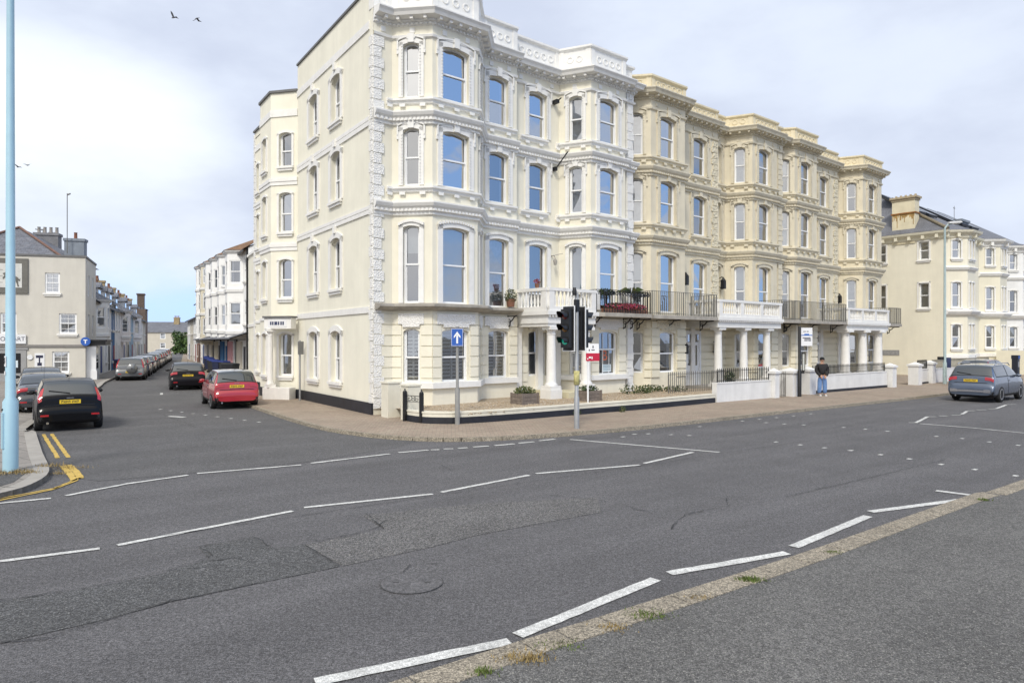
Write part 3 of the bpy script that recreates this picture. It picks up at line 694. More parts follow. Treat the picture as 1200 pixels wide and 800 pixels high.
# side wall along the street
sp=MB(); sops=[]
sl_=Fside.L
for d0,d1 in ((3.05,4.1),(5.68,6.75)):
    for zb,zt in ((1.05,3.03),(4.6,6.58),(7.96,9.88),(11.0,12.82)): sops.append((sl_-d1,sl_-d0,zb,zt,.22))
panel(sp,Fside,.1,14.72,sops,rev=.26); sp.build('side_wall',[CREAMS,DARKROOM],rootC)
for i,o in enumerate(sops): window(rootC,Fside,o,['net','curtain','net',None][i%4],dep=.17,frac=.5,surround='plain',sw=.22,sill=.16)
for d0,d1 in ((3.05,4.1),(5.68,6.75)):
    c=sl_-(d0+d1)/2
    for z in (6.58,9.88,12.82): q=MB(); Fside.box(q,c-.10,c+.10,0,.12,z+.15,z+.42); q.build('keystone',WHITE,rootC)
for z0,z1 in ((3.58,3.80),(6.98,7.12),(7.14,7.26),(10.02,10.18),(10.20,10.34),(13.32,13.6)): q=MB(); Fside.box(q,0,sl_-.27,0,.045,z0,z1); q.build('side_band',WHITE,rootC)
q=MB(); Fside.box(q,0,sl_+.02,0,.06,.08,.50); q.build('plinth',PLINTH,rootC)
q=MB(); Fside.box(q,0,sl_,-.35,.06,14.72,14.80); q.build('parapet_coping',LEAD,rootC)
# canted rear wing on the side street
def SP(d,o): return (.09*d-.996*o,.996*d+.09*o)
wing=[SP(15.9,0),SP(12.2,0),SP(11.2,.89),SP(9.38,.89),SP(8.4,0)]
wq=MB(); bands=MB(); pl=MB()
ZW=[(1.09,2.98),(4.53,6.25),(7.44,9.2),(10.35,11.85)]
for i in range(4):
    F=Face(wing[i],wing[i+1]); ops=[]
    spans={0:[(.5,1.1)],1:[(.35,.95)],2:[(.45,1.2)],3:[(.42,1.05)]}[i]
    for a,b in spans:
        for k,(zb,zt) in enumerate(ZW):
            ops.append((a,b,zb,zt,.14))
    panel(wq,F,.1,13.62,ops,rev=.2)
    for k,o in enumerate(ops): window(rootC,F,o,['curtain',None,None,'curtain'][k%4],frac=.6,surround='plain',sw=.10,sill=.1)
    pl and F.box(pl,0,F.L,0,.05,.08,.5)
sweep(bands,wing,[(0,12.55),(.04,12.55),(.04,12.85),(0,12.86)]); sweep(bands,wing,[(0,9.52),(.04,9.52),(.04,9.66),(.07,9.68),(.07,9.84),(0,9.86)]); sweep(bands,wing,[(0,6.62),(.04,6.62),(.04,6.76),(.07,6.78),(.07,6.94),(0,6.96)]); sweep(bands,wing,[(0,3.55),(.04,3.55),(.04,3.68),(0,3.69)])
wq.build('wing_wall',[CREAMS,DARKROOM],rootC); bands.build('wing_bands',WHITE,rootC); pl.build('wing_plinth',PLINTH,rootC)
q=MB(); sweep(q,wing,[(0.0,13.62),(.08,13.62),(.08,13.72),(-.1,13.72)]); q.build('wing_coping',LEAD,rootC)
q=MB(); quoins(q,Face(wing[0],wing[1]),.5,13.5,.34,.24); q.build('wing_quoins',VERM,rootC)
# little side entrance porch with a column and a name board
F=Face(wing[3],wing[4]); q=MB(); F.box(q,.15,1.45,.35,.75,3.15,3.62); F.box(q,.10,1.5,.30,.82,3.62,3.7,1); q.build('side_porch_fascia',[WHITE,LEAD],rootC)
q=MB(); c=F.p(.35,.6,0); column(q,c,.6,3.15,.13); F.box(q,.1,1.4,.3,.8,.1,.6); q.build('side_porch_column',WHITE,rootC)
q=MB(); F.box(q,.35,1.25,.752,.765,3.22,3.55); 
q.build('name_board',mat('name_board_white',(.75,.75,.76),.6,.03,2),rootC)
q=MB()
for k,(a,b) in enumerate(((.45,.52),(.55,.62),(.66,.80),(.83,.90),(.95,1.02),(1.05,1.12))): F.box(q,a,b,.766,.772,3.31,3.46)
q.build('name_board_lettering',mat('dark_blue_lettering',(.03,.04,.10),.6,.05,2),rootC)
# roof and inner walls
q=MB(); q.poly([(0.75,.3,14.1),(12.38,.3,14.1),(12.38,9,14.1),(.76,8.4,14.1)]); q.quad((12.38,9,0),(.80,8.39,0),(.80,8.39,14.72),(12.38,9,14.72)); q.quad((12.38,.9,0),(12.38,9,0),(12.38,9,14.1),(12.38,.9,14.1))
q.poly([(.8,8.4,13.3),(7,8.4,13.3),(7,16,13.3),(1.4,15.9,13.3)]); q.quad((1.43,15.84,0),(7,15.9,0),(7,15.9,13.6),(1.43,15.84,13.6)); q.build('flat_roof',LEAD,rootC)
q=MB(); q.box(7.2,7.6,3.5,3.9,14.1,15.05); q.build('roof_vent',mat('green_vent',(.12,.16,.10),.8,.2,4),rootC)
# first floor slab and brackets
SLABM=mat('weathered_stone_ledge',(.42,.39,.34),.85,.25,3,bump=.3,bscale=40,streak=.3)
q=MB(); sp_=[(.05,0),(.78,0),(1.72,-1.05),(3.65,-1.05),(4.66,0),(6.37,0)]
sweep(q,sp_,[(0,3.66),(.22,3.70),(.40,3.78),(.42,3.80),(.42,3.88),(.0,3.93)]); q.build('first_floor_ledge',SLABM,rootC)
# entrance porch with balustrade
q=MB(); q.box(6.45,9.05,-1.75,.28,3.3,3.62); q.box(6.36,9.15,-1.86,.28,3.62,3.78)
for k in range(16): q.box(6.45+k*.165,6.53+k*.165,-1.83,-1.75,3.54,3.62)
q.box(6.5,9.0,-1.70,.28,3.18,3.3); q.build('porch_entablature',WHITE,rootC)
q=MB(); balustrade(q,[(6.48,.2),(6.48,-1.72),(9.02,-1.72),(9.02,-.6)],3.78,4.66,step=.19); q.build('balustrade',WHITE,rootC)
for x,y in ((6.85,-1.5),(8.75,-1.5)):
    q=MB(); column(q,(x,y),.75,3.18,.19); q.box(x-.3,x+.3,y-.3,y+.3,.1,.75); q.build('porch_column',WHITE,rootC)
for x in (6.6,7.75,8.75):
    q=MB(); q.box(x-.14,x+.14,.12,.3,.5,3.18); q.box(x-.2,x+.2,.1,.3,.5,.7); q.box(x-.19,x+.19,.1,.3,3.0,3.18); q.build('porch_pilaster',WHITE,rootC)
q=MB(); q.box(7.4,8.5,-1.9,.3,.1,.62); q.box(7.5,8.4,-2.2,-1.9,.1,.35); q.build('entrance_steps',mat('cream_steps',(.62,.57,.40),.8,.1,2,streak=.1),rootC)
# iron balcony of the second bay
q=MB(); q.prism([(9.05,-.6),(9.05,-1.75),(9.4,-1.95),(12.35,-1.95),(12.35,-.6)],3.62,3.78); q.build('balcony_slab',SLABM,rootC)
q=MB(); rp=[(9.15,-.7),(9.15,-1.70),(9.42,-1.88),(12.3,-1.88),(12.3,-.8)]; railing(q,rp,3.78,4.72,step=.16,r=.010)
for i in range(len(rp)-1):
    F=Face(rp[i],rp[i+1]); d=.15
    while d<F.L-.1:   # cast floral frieze below the handrail
        for k in range(5):
            a=k*2*PI/5; x=d+.06*math.cos(a); z=4.58+.06*math.sin(a); F.box(q,x-.025,x+.025,-.012,.012,z-.025,z+.025)
        d+=.2
q.build('balcony_railing',IRON,rootC)
def bracket(mb,x,y,z,L=.55):
    F=Face((x,y),(x,y-L)); 
    pts=[(x,y-.02,z-.45),(x,y-.14,z-.40),(x,y-.16,z-.25),(x,y-.30,z-.18),(x,y-.42,z-.05),(x,y-L,z-.02)]
    mb.tube(pts,.03,6); mb.tube([(x,y-.02,z-.03),(x,y-L,z-.03)],.022,6); mb.tube([(x,y-.02,z-.5),(x,y-.02,z)],.022,6)
    mb.tube([(x,y-.1+.06*math.cos(t*.7),z-.2+.06*math.sin(t*.7)) for t in range(10)],.015,5)
for x,y in ((5.9,0),(9.7,-.95),(11.6,-.95),(12.16,-.85)): q=MB(); bracket(q,x,y,3.62); q.build('iron_bracket',IRON,rootC)
q=MB(); q.tube([(8.62,.3,9.85),(8.62,.1,9.9),(8.66,-.55,10.45)],.03,6); q.box(8.56,8.68,.1,.3,9.78,9.94); q.build('flagpole_bracket',IRON,rootC)
q=MB(); q.box(8.55,8.70,.0,.3,12.60,12.75); q.tube([(8.62,.1,12.66),(8.66,-.15,12.78)],.03,6); q.build('flagpole_bracket',IRON,rootC)
q=MB(); q.tube([(8.5,.3,6.2),(8.5,.1,6.2),(8.5,.05,6.05)],.02,6); q.lathe((8.5,.05,5.8),[(.03,.26),(.08,.18),(.06,0)],8); q.tube([(8.5,.28,6.2),(8.85,-.05,6.3)],.012,5); q.build('wall_lamp',mat('weathered_lamp',(.3,.28,.25),.7,.2,8),rootC)
# notices in the ground floor window
F=Face((9.6,-.95),(11.74,-.95)); q=MB(); F.box(q,.85,1.40,-.165,-.155,1.30,1.62); q.build('window_notice',mat('pale_notice',(.62,.70,.74),.7,.03,3),rootC)
q=MB()
for z in (1.38,1.47,1.55): F.box(q,.90,1.34,-.1545,-.150,z,z+.03)
q.build('notice_lettering',mat('notice_text',(.1,.2,.25),.7,.1,3),rootC)
cpt=F.p(1.0,-.16,1.98); text('B',.62,cpt,(R(90),0,0),mat('orange_letter',(.55,.14,.07),.7,.05,2),rootC,'window_lettering')
q=MB(); F.box(q,.75,1.3,-.165,-.16,1.66,2.3); q.build('window_poster',mat('dark_poster',(.12,.12,.12),.7,.1,2),rootC)

# --- the four tan houses
palT=(TAN,TANT,TANP,TANG,VERMT)
def tan_house(kind,s0,pts,wins,label,ptop,porch,rails,gfs,extra):
    root=empty('terraced_house',W3(s0,0,0),TH,label,'house','tan houses of the seafront terrace')
    P=[(x-s0,y) for x,y in pts]
    Ld=dict(path=P,sills=[],gfsills=[],ptop=ptop)
    Ld['sills']=[([(a-s0,y) for a,y in sub],(7.92,10.96)) for sub in extra['sills']]
    bay_house(root,Ld,palT,False,wins)
    return root
def mkwins(fb,ff,fl,kinds,cd,fd,ld,gfl=True):
    out=[]
    for st in range(4):
        k=kinds[st]
        if fb is not None: out.append((fb,st,cd[0],cd[1],k[0],dict(frac=.45)))
        if ff is not None: out.append((ff,st,fd[0],fd[1],k[1],dict(frac=.6)))
        if fl is not None and not(st==0): out.append((fl,st,ld[0],ld[1],k[2],dict(frac=.5)))
    return out
A=[(12.40,.02),(12.46,0),(13.36,-1.05),(15.85,-1.05),(16.75,0),(20.02,0)]
hA=tan_house('L',12.4,A,mkwins(2-1,2,4,[('curtain','curtain',None),('blind',None,None),('net',None,'curtain'),('net','curtain','blind')],(.42,1.02),(.62,1.78),(1.15,2.28)),
  'tan house with canted bay and lanterns directly beside the white pier of the corner building',14.65,True,None,None,
  dict(sills=[[(12.46,0),(13.36,-1.05),(15.85,-1.05),(16.6,-.15)],[(17.6,0),(19.3,0)]]))
B=[(20.02,.3),(21.15,.3),(21.78,-.95),(24.22,-.95),(24.6,-.3)]
hB=tan_house('R',20.02,B,mkwins(1,2,0,[('dark' and None,None,None),('blind',None,None),('blind','blind',None),('net','blind',None)],(.48,1.04),(.55,1.72),(.18,.72)),
  'tan house with canted bay and quoined pier on its right, second from the white pier',14.65,False,None,None,
  dict(sills=[[(20.9,.3),(21.15,.3),(21.78,-.95),(24.22,-.95),(24.6,-.3)],[(20.1,.3),(20.9,.3)]]))
Cc=[(24.98,.02),(25.02,0),(25.92,-1.05),(28.45,-1.05),(29.35,0),(33.17,0)]
hC=tan_house('L',24.98,Cc,mkwins(1,2,4,[(None,'net',None),('net','curtain',None),('net','blind','curtain'),('blind','blind','net')],(.5,1.1),(.62,1.78),(1.45,2.6)),
  'tan house with canted bay behind the bus stop pole and the person in blue jeans',14.7,True,None,None,
  dict(sills=[[(25.02,0),(25.92,-1.05),(28.45,-1.05),(29.2,-.15)],[(30.5,0),(32.3,0)]]))
Dd=[(33.17,.3),(34.05,.3),(34.66,-.95),(37.44,-.95),(38.1,.2),(38.1,9)]
hD=tan_house('R',33.17,Dd,mkwins(1,2,None,[(None,None,None),('net','net',None),('blind','blind',None),('curtain','curtain',None)],(.45,1.02),(.75,1.95),None),
  'tan end house with canted bay standing beside the gap before the yellow house',14.65,False,None,None,
  dict(sills=[[(34.05,.3),(34.66,-.95),(37.44,-.95),(38.1,.2)]]))
for h,xe,s0 in ((hA,20.02,12.4),(hC,33.17,24.98)):
    F=Face((xe-s0-.65,0),(xe-s0,0)); q=MB()
    for z0,z1 in ((4.0,6.85),(7.5,9.95),(10.6,13.0)): q=MB(); quoins(q,F,z0,z1,.55,.42,side=1,h=.30); q.build('quoins',VERMT,h)
    q=MB(); q.quad((xe-s0,0,.1),(xe-s0,.35,.1),(xe-s0,.35,14.6),(xe-s0,0,14.6)); q.build('step_wall',TAN,h)
# party pier with quoins on house B
q=MB(); x0=24.45-20.02; x1=24.96-20.02; q.box(x0,x1,-.85,1.0,.1,14.0); F=Face((x0,-.85),(x1,-.85))
for z0,z1 in ((4.0,6.9),(7.6,9.9),(10.7,13.0)): quoins(q,F,z0,z1,.48,.36,o=.05,d=.015,h=.3)
for z in (7.42,10.54): belt(q,[(x0,1),(x0,-.85),(x1,-.85),(x1,1)],z,k=.9)
cornice(q,[(x0,1),(x0,-.85),(x1,-.85),(x1,1)],13.96,ov=.42); parapet(q,[(x0,.5),(x0,-.75),(x1,-.75),(x1,.5)],13.99,14.6,roundel=False); q.build('party_pier',TANT,hB)
# ground floor sill lines, porches, balconies
def porch(root,s0,xa,xb,cols,doorx,y=-2.0,r=.2,thick=1.0):
    xa-=s0; xb-=s0
    q=MB(); q.box(xa+.1,xb-.1,y+.12,.0,3.28,3.62); q.box(xa,xb,y,.0,3.62,3.78)
    n=int((xb-xa)/.17)
    for k in range(n): q.box(xa+.1+k*.17,xa+.18+k*.17,y+.02,y+.12,3.545,3.62)
    q.build('porch_entablature',WHITE,root)
    q=MB(); balustrade(q,[(xa+.12,.0),(xa+.12,y+.14),(xb-.12,y+.14),(xb-.12,-.2)],3.78,4.62,step=.19); q.build('balustrade',WHITE,root)
    for x in cols:
        q=MB(); column(q,(x-s0,y+.42),.55,3.28,r); q.box(x-s0-r*1.6,x-s0+r*1.6,y+.42-r*1.6,y+.42+r*1.6,.1,.55); q.build('porch_column',WHITE,root)
    for x in cols: q=MB(); q.box(x-s0-.16,x-s0+.16,-.15,-.002,.1,3.28); q.build('porch_pilaster',WHITE,root)
    q=MB(); q.box(xa+.2,xb-.2,y+.2,-.002,.1,.42); q.build('porch_floor',mat('porch_floor_stone',(.35,.33,.3),.9,.15,2),root)
def door(root,F,d0,d1,z0,z1):
    q=MB(); F.box(q,d0,d1,.02,.08,z0,z1); F.box(q,d0-.14,d0,0,.12,z0,z1+.14); F.box(q,d1,d1+.14,0,.12,z0,z1+.14); F.box(q,d0,d1,0,.11,z1,z1+.14)
    w=d1-d0
    dd=q.build('door',DOORW,root)
    q=MB()
    for a in (d0+w*.16,d0+w*.56): F.box(q,a,a+w*.28,.081,.09,z0+1.0,z1-.62)
    F.box(q,d0+.06,d1-.06,.081,.09,z1-.42,z1-.06); q.build('pane',GLASS,dd)
    q=MB()
    for a in (d0+w*.16,d0+w*.56): F.box(q,a-.02,a+w*.28+.02,.0805,.0807,z0+.98,z1-.6)
    F.box(q,d0+.05,d1-.05,.0805,.0807,z1-.43,z1-.05); q.build('pane_backing',DARKROOM,dd)
    q=MB(); c=F.p(d0+.1,.12,z0+1.05); q.lathe(c,[(.01,-.04),(.035,-.02),(.035,.02),(.01,.04)],8); q.build('handle',IRON,dd)
def lantern(root,p):
    q=MB(); x,y,z=p; q.tube([(x,y,z+.35),(x,y-.18,z+.42),(x,y-.26,z+.3)],.025,6); q.box(x-.1,x+.1,y-.36,y-.16,z-.22,z+.22); q.lathe((x,y-.26,z+.22),[(.14,0),(.04,.14),(.01,.2)],8); q.tube([(x,y,z-.1),(x,y-.2,z-.25)],.02,6); q.build('wall_lantern',IRON,root)
porch(hA,12.4,17.2,23.1,(17.75,19.95,22.1),0)
F=Face((16.75-12.4,0),(20.02-12.4,0)); door(hA,F,.55,1.55,.42,3.0)
lantern(hA,(16.95-12.4,0,2.2)); lantern(hA,(19.6-12.4,0,2.2)); lantern(hA,(17.0-12.4,0,5.6)); lantern(hB,(20.62-20.02,.3,5.6)); 
porch(hC,24.98,30.35,36.3,(30.9,33.2,35.4),0,r=.27)
F=Face((29.35-24.98,0),(33.17-24.98,0)); door(hC,F,.45,1.35,.42,3.0)
lantern(hC,(29.5-24.98,0,2.2)); lantern(hC,(29.6-24.98,0,5.6)); lantern(hD,(33.6-33.17,.3,5.3))
def tan_balcony(root,s0,pts):
    P=[(x-s0,y) for x,y in pts]
    q=MB(); q.prism([(P[0][0],-.1)]+[(x,y) for x,y in P]+[(P[-1][0],-.1)],3.60,3.76); q.build('balcony_slab',SLABM,root)
    q=MB(); I=[(x,y+.08) for x,y in P]; railing(q,[(I[0][0]+.05,-.5)]+[I[0]]+I[1:]+[(I[-1][0]-.05,-.5)],3.76,4.82,step=.13,r=.010); q.build('balcony_railing',GREYIRON,root)
    for x,y in P: q=MB(); bracket(q,x,-.95,3.6,.8); q.build('iron_bracket',IRON,root)
tan_balcony(hA,12.4,[(12.5,-1.9),(14.6,-1.98),(17.15,-1.98)])
tan_balcony(hB,20.02,[(23.15,-1.9),(24.9,-1.98)])
tan_balcony(hC,24.98,[(25.0,-1.98),(27.5,-1.98),(30.3,-1.98)])
tan_balcony(hD,33.17,[(36.35,-1.95),(38.3,-1.9)])
# roofs behind the parapets
for h,s0,s1 in ((hA,12.4,20.02),(hB,20.02,24.96),(hC,24.98,33.17),(hD,33.17,38.1)):
    q=MB(); q.box(0,s1-s0,.6,9,13.4,13.95); q.build('flat_roof',LEAD,h)
q=MB(); q.box(-.2,4.2,3.4,8.6,13.95,15.75); q.build('roof_block',mat('pale_render',(.66,.62,.54),.8,.08,1),hA)
q=MB(); q.box(-.4,4.6,3.0,8.8,15.75,15.92); q.build('roof_block_coping',LEAD,hA)
for h,x0,x1 in ((hB,-.6,1.4),(hC,-1.3,.9),(hD,-2.6,-1.2)):
    q=MB(); q.box(x0,x1,2.2,5,13.9,14.95); q.box(x0-.1,x1+.1,2.1,5.1,14.95,15.08); q.build('roof_hatch',SLATE,h)
# back of the terrace (keeps the inside dark)
q=MB(); q.box(.2,25.5,9.0,9.3,0,13.4); q.build('rear_wall',TAN,hA)
# ------------------------------------------------------------------ front garden walls, piers, railings
GWALL=mat('painted_garden_wall',(.74,.71,.60),.75,.07,2,bump=.2,bscale=40,streak=.2)
GWHITE=mat('white_painted_wall',(.76,.76,.75),.75,.07,2,bump=.2,bscale=40,streak=.18)
def wallrun(name,pts,z0,z1,th,m,label,plinth=None,cat='wall'):
    r=empty(name,(pts[0][0],pts[0][1],z0),0,label,cat); P=[(x-pts[0][0],y-pts[0][1]) for x,y in pts]
    q=MB()
    sweep(q,P,[(0,0),(0,z1-z0-.05),(.02,z1-z0-.05),(.02,z1-z0),(-th-.02,z1-z0),(-th-.02,z1-z0-.05),(-th,z1-z0-.05),(-th,0)]); q.build('wall',m,r)
    if plinth:
        q=MB(); sweep(q,P,[(.0,0),(.015,0),(.015,plinth),(0,plinth+.01)]); q.build('plinth',PLINTH,r)
    return r
gw=smoothpath([(-3.42,21.96),(-2.81,21.26),(-2.2,21.05),(-1.56,21.1),(-.27,21.83),(2.98,24.2),(5.06,25.7),(8.32,28.39)],3)
wallrun('garden_wall',gw,.1,.46,.22,GWALL,'low cream garden wall with black base curving along the pavement below the corner building',.19)
def pier(pt,w,h,label,m=GWALL,cap=True,rz=TH,group=None):
    r=empty('gate_pier',(pt[0],pt[1],.1),rz,label,'pier',group)
    q=MB(); q.box(-w/2,w/2,-w/2,w/2,0,h-.12 if cap else h); q.build('shaft',m,r)
    q=MB()
    if cap:
        q.box(-w/2-.06,w/2+.06,-w/2-.06,w/2+.06,h-.12,h-.02); a=w/2+.03; q.add([(-a,-a,h-.02),(a,-a,h-.02),(a,a,h-.02),(-a,a,h-.02),(0,0,h+.12)],[(0,1,4),(1,2,4),(2,3,4),(3,0,4)])
    else: q.box(-w/2-.03,w/2+.03,-w/2-.03,w/2+.03,h,h+.05)
    q.build('cap',m,r); return r
pier((-4.02,23.0),.46,1.12,'plain cream pier against the vermiculated corner of the corner building',cap=False)
pier((-3.25,22.22),.46,1.08,'plain cream pier beside the black gate with scrollwork',cap=False)
pier((11.65,30.86),.36,1.2,'narrow white pier where the low white wall ends, left of the fat piers',GWHITE)
pier((12.78,31.85),.66,1.18,'fat white pier immediately left of the black bus stop pole',GWHITE)
pier((14.05,33.0),.58,1.2,'white pier behind the person, right of the bus stop pole',GWHITE)
pier((20.75,38.05),.5,1.2,'white pier at the right end of the wall in front of the tan end house',GWHITE)
pier((23.3,40.05),.55,1.2,'white capped pier opening the yellow house forecourt, left of the lamp post',GWHITE)
pier((25.2,41.8),.5,1.25,'white capped pier just behind the tall grey lamp post',GWHITE)
wallrun('garden_wall',[(8.42,28.48),(11.5,30.74)],.1,.9,.24,GWHITE,'low white garden wall topped by railings left of the narrow white pier')
wallrun('garden_wall',[(14.36,33.2),(20.5,37.86)],.1,.98,.24,GWHITE,'white garden wall with black base running behind the person in jeans',.12)
wallrun('garden_wall',[(23.6,40.3),(25.0,41.6)],.1,.98,.24,GWHITE,'short white garden wall between the two capped piers by the lamp post',.1)
wallrun('garden_wall',[(25.5,42.0),(36,50.6)],.1,.95,.24,GWHITE,'white garden wall behind the grey car in front of the yellow house')
def fence(pts,z0,z1,label,step=.13,m=GREYIRON,r=.011):
    q=MB(); P=[(x-pts[0][0],y-pts[0][1]) for x,y in pts]; railing(q,P,0,z1-z0,step,r)
    for i in range(len(P)-1):
        F=Face(P[i],P[i+1]); n=max(1,int(F.L/step))
        for k in range(n+1):
            c=F.p(F.L*k/n,0,z1-z0); q.lathe(c,[(.012,0),(.022,.04),(.002,.12)],5)
    o=q.build('iron_railing',m); o.location=(pts[0][0],pts[0][1],z0); return tag(o,label,'railing')
fence([W(12.5,-2.7),W(15.6,-2.7),W(17.0,-2.4)],.3,1.2,'grey area railing with spear tips below the ground floor windows of the first tan house')
fence([(8.5,28.68),(11.4,30.82)],.9,1.38,'dark railing standing on the low white wall left of the narrow pier',m=IRON)
fence([(11.9,31.1),(12.4,31.45)],.1,1.15,'short iron gate railing between the narrow pier and the fat white pier')
fence([(14.5,33.42),(20.4,37.95)],.98,1.35,'dark railing standing on the white wall behind the person in jeans',m=IRON)
fence([(23.65,40.42),(24.9,41.6)],.98,1.42,'dark railing on the short white wall between the two capped piers',m=IRON)
fence([(25.6,42.2),(33.5,48.7)],.95,1.4,'dark railing on the white wall behind the grey car')
# black gate with scrollwork at the corner
gr=empty('garden_gate',(-3.35,21.85,.1),0,'small black gate of two posts with a scrolled panel at the corner garden wall','gate')
ga=Vector((0,0)); gb=Vector((.62,-.56)); F=Face(ga,gb)
for d in (0.02,F.L-.02):
    q=MB(); F.box(q,d-.05,d+.05,0,.1,0,.92); q.lathe(F.p(d,.05,.92),[(.06,0),(.06,.02),(.02,.05),(.03,.08),(0.005,.11)],8); q.build('post',IRON,gr)
q=MB(); F.box(q,.07,F.L-.07,.04,.06,.80,.82); F.box(q,.07,F.L-.07,.04,.06,.62,.635)
for cx,s in ((.24,1),(F.L-.24,-1),(F.L/2,1)):
    q.tube([F.p(cx+s*.012*k*math.cos(k*.6),.05,.72+.0075*k*math.sin(k*.6)) for k in range(13)],.010,5)
q.build('scroll_panel',IRON,gr)
# gravel bed
GRAV=mat('beach_gravel',(.36,.28,.19),.9,.25,6,bump=1,bscale=24,fine=22,speck=(26,.58,(.55,.50,.42)))
bed=[(x+.12*0,y) for x,y in offset(gw,-.2)]
q=MB(); q.poly([(x,y,.40) for x,y in bed]+[(*W(17.0,-2.3),.40),(*W(12.4,.2),.40),(*W(6,.5),.40),(*W(.3,.1),.40)])
pr_=random.Random(11)
for _ in range(1500):
    s=pr_.uniform(.9,13.5); v=pr_.uniform(-4.3,-1.3); 
    if v>-2.2 and 6.3<s<9.3: continue
    x,y=W(s,v); r=pr_.uniform(.02,.05); q.lathe((x,y,.385),[(r*.6,0),(r,r*.5),(r*.5,r)],5,0,False)
tag(q.build('gravel_bed',GRAV),'bed of brown beach pebbles behind the low garden wall','gravel',kind='stuff')
WOODW=mat('weathered_grey_wood',(.20,.165,.14),.9,.3,7,fine=30,bump=.6,bscale=30)
LEAF=[mat('leaf_green',(.055,.085,.025),.7,.3,9),mat('leaf_olive',(.12,.13,.04),.7,.3,9),mat('leaf_dark',(.025,.045,.015),.7,.3,9)]
FLOW=[mat('flower_magenta',(.33,.035,.10),.7,.2,9),mat('flower_red',(.36,.05,.05),.7,.2,9)]
def planter(pt,label,plabel,seed,big):
    r=empty('wooden_planter',(pt[0],pt[1],.40),TH,label,'planter')
    q=MB()
    for z in (0,.13,.26): q.box(0,.72,0,.04,z,z+.12); q.box(0,.04,.041,.6,z,z+.12); q.box(.68,.72,.041,.6,z,z+.12); q.box(.041,.679,.56,.6,z,z+.12)
    q.build('planks',WOODW,r); q=MB(); 
    for x,y in ((-.03,-.03),(.69,-.03),(-.03,.57),(.69,.57)): q.box(x,x+.06,y,y+.06,0,.40)
    q.build('corner_posts',WOODW,r)
    q=MB(); q.box(.045,.675,.045,.555,.2,.34); q.build('soil',mat('soil',(.05,.04,.03),.95,.3,9),r)
    q=MB(); leaf_cloud(q,(.36,.3,.45),(.42,.36,.18 if big else .12),420 if big else 220,.045,(0,1,1) if big else (2,0,0),seed)
    for k in range(14):
        a=k*2.4; q.tube([(.36,.3,.3),(.36+.28*math.cos(a),.3+.24*math.sin(a),.48)],.006,4,2)
    o=q.build('garden_plant',LEAF); o.location=(pt[0],pt[1],.40); o.rotation_euler=(0,0,TH); tag(o,plabel,'plant')
planter((.36,24.0),'square weathered wooden planter on the gravel in front of the white porch column','yellowish green succulent plant filling the planter below the porch column',3,True)
planter((2.75,25.3),'square weathered wooden planter on the gravel behind the traffic light pole','dark straggly plant in the planter behind the traffic light pole',4,False)
q=MB()
for k in range(9):
    t=k/8; x,y=W(10.8+t*3.2,-1.9-.25*math.sin(k)); leaf_cloud(q,(x,y,.58-.1*t),(.35,.3,.24-.08*t),110,.05,(0,0,2,1),20+k)
tag(q.build('garden_shrub',LEAF),'low spreading green shrub along the foot of the white party pier','shrub')
for k,(x,y,lb) in enumerate([(2.2,23.35,'small yellowish weed at the foot of the garden wall right of the traffic light'),(3.9,24.55,'larger weed clump at the foot of the garden wall right of the traffic light')]):
    q=MB(); leaf_cloud(q,(0,0,.10),(.14,.12,.12),70,.035,(0,1),40+k); o=q.build('weed_plant',LEAF); o.location=(x,y,.1); tag(o,lb,'weed')
# balcony flowers and pots
def ontop(name,fn,s,v,z,label,cat,mats):
    q=MB(); fn(q); o=q.build(name,mats); o.location=W3(s,v,z); o.rotation_euler=(0,0,TH); return tag(o,label,cat)
def fbox(q):
    q.box(0,2.7,0,.2,0,.16,5); leaf_cloud(q,(1.35,.1,.24),(1.4,.2,.18),900,.045,(0,2,2,0),9); leaf_cloud(q,(1.35,.05,.26),(1.4,.24,.16),800,.04,(3,3,4),10)
ontop('flower_box',fbox,9.5,-1.82,3.80,'long window box of red and magenta flowers behind the iron balcony railing','flower box',LEAF+FLOW+[mat('box_terracotta',(.22,.10,.06),.8,.2,5)])
def palm(q):
    q.lathe((0,0,0),[(.10,0),(.15,.28)],10,5); q.tube([(0,0,.25),(0,0,.85)],[.04,.03],6,6)
    for k in range(20):
        a=k*2.4; L=.46+.1*(k%3); up=.12+.2*((k*7)%5)/5
        pts=[Vector((0,0,.83)),Vector((L*.5*math.cos(a),L*.5*math.sin(a),.83+up)),Vector((L*math.cos(a),L*math.sin(a),.83+up*.5))]
        sd=Vector((-math.sin(a),math.cos(a),0))*.035
        q.add([pts[0],pts[1]-sd,pts[1]+sd,pts[2]],[(0,1,3),(0,3,2)],k%2)
PM=LEAF+FLOW+[MATS['box_terracotta'],mat('palm_trunk',(.12,.08,.05),.9,.2,9)]
ontop('potted_palm',palm,11.5,-1.5,3.80,'small spiky potted palm at the right end of the iron balcony','potted plant',PM)
def bush(q):
    q.lathe((0,0,0),[(.14,0),(.18,.3)],10,5); leaf_cloud(q,(0,0,.42),(.27,.25,.3),330,.04,(0,1,2,2),77)
ontop('potted_bush',bush,5.85,-.25,3.95,'leafy potted bush on the ledge between the second window and the white balustrade','potted plant',PM)
def terr(q):
    q.lathe((0,0,0),[(.07,0),(.10,.16)],10,5); leaf_cloud(q,(0,0,.24),(.14,.14,.12),90,.035,(3,4,0),78)
ontop('flower_pot',terr,6.48,-1.1,4.67,'small pot of red flowers standing on the balustrade corner','potted plant',PM)
def wreath(q):
    leaf_cloud(q,(0,0,0),(.5,.12,.16),200,.05,(2,2,0),79)
ontop('trailing_plant',wreath,9.65,-1.78,4.62,'dark trailing plant hanging on the left corner of the iron balcony railing','plant',PM)
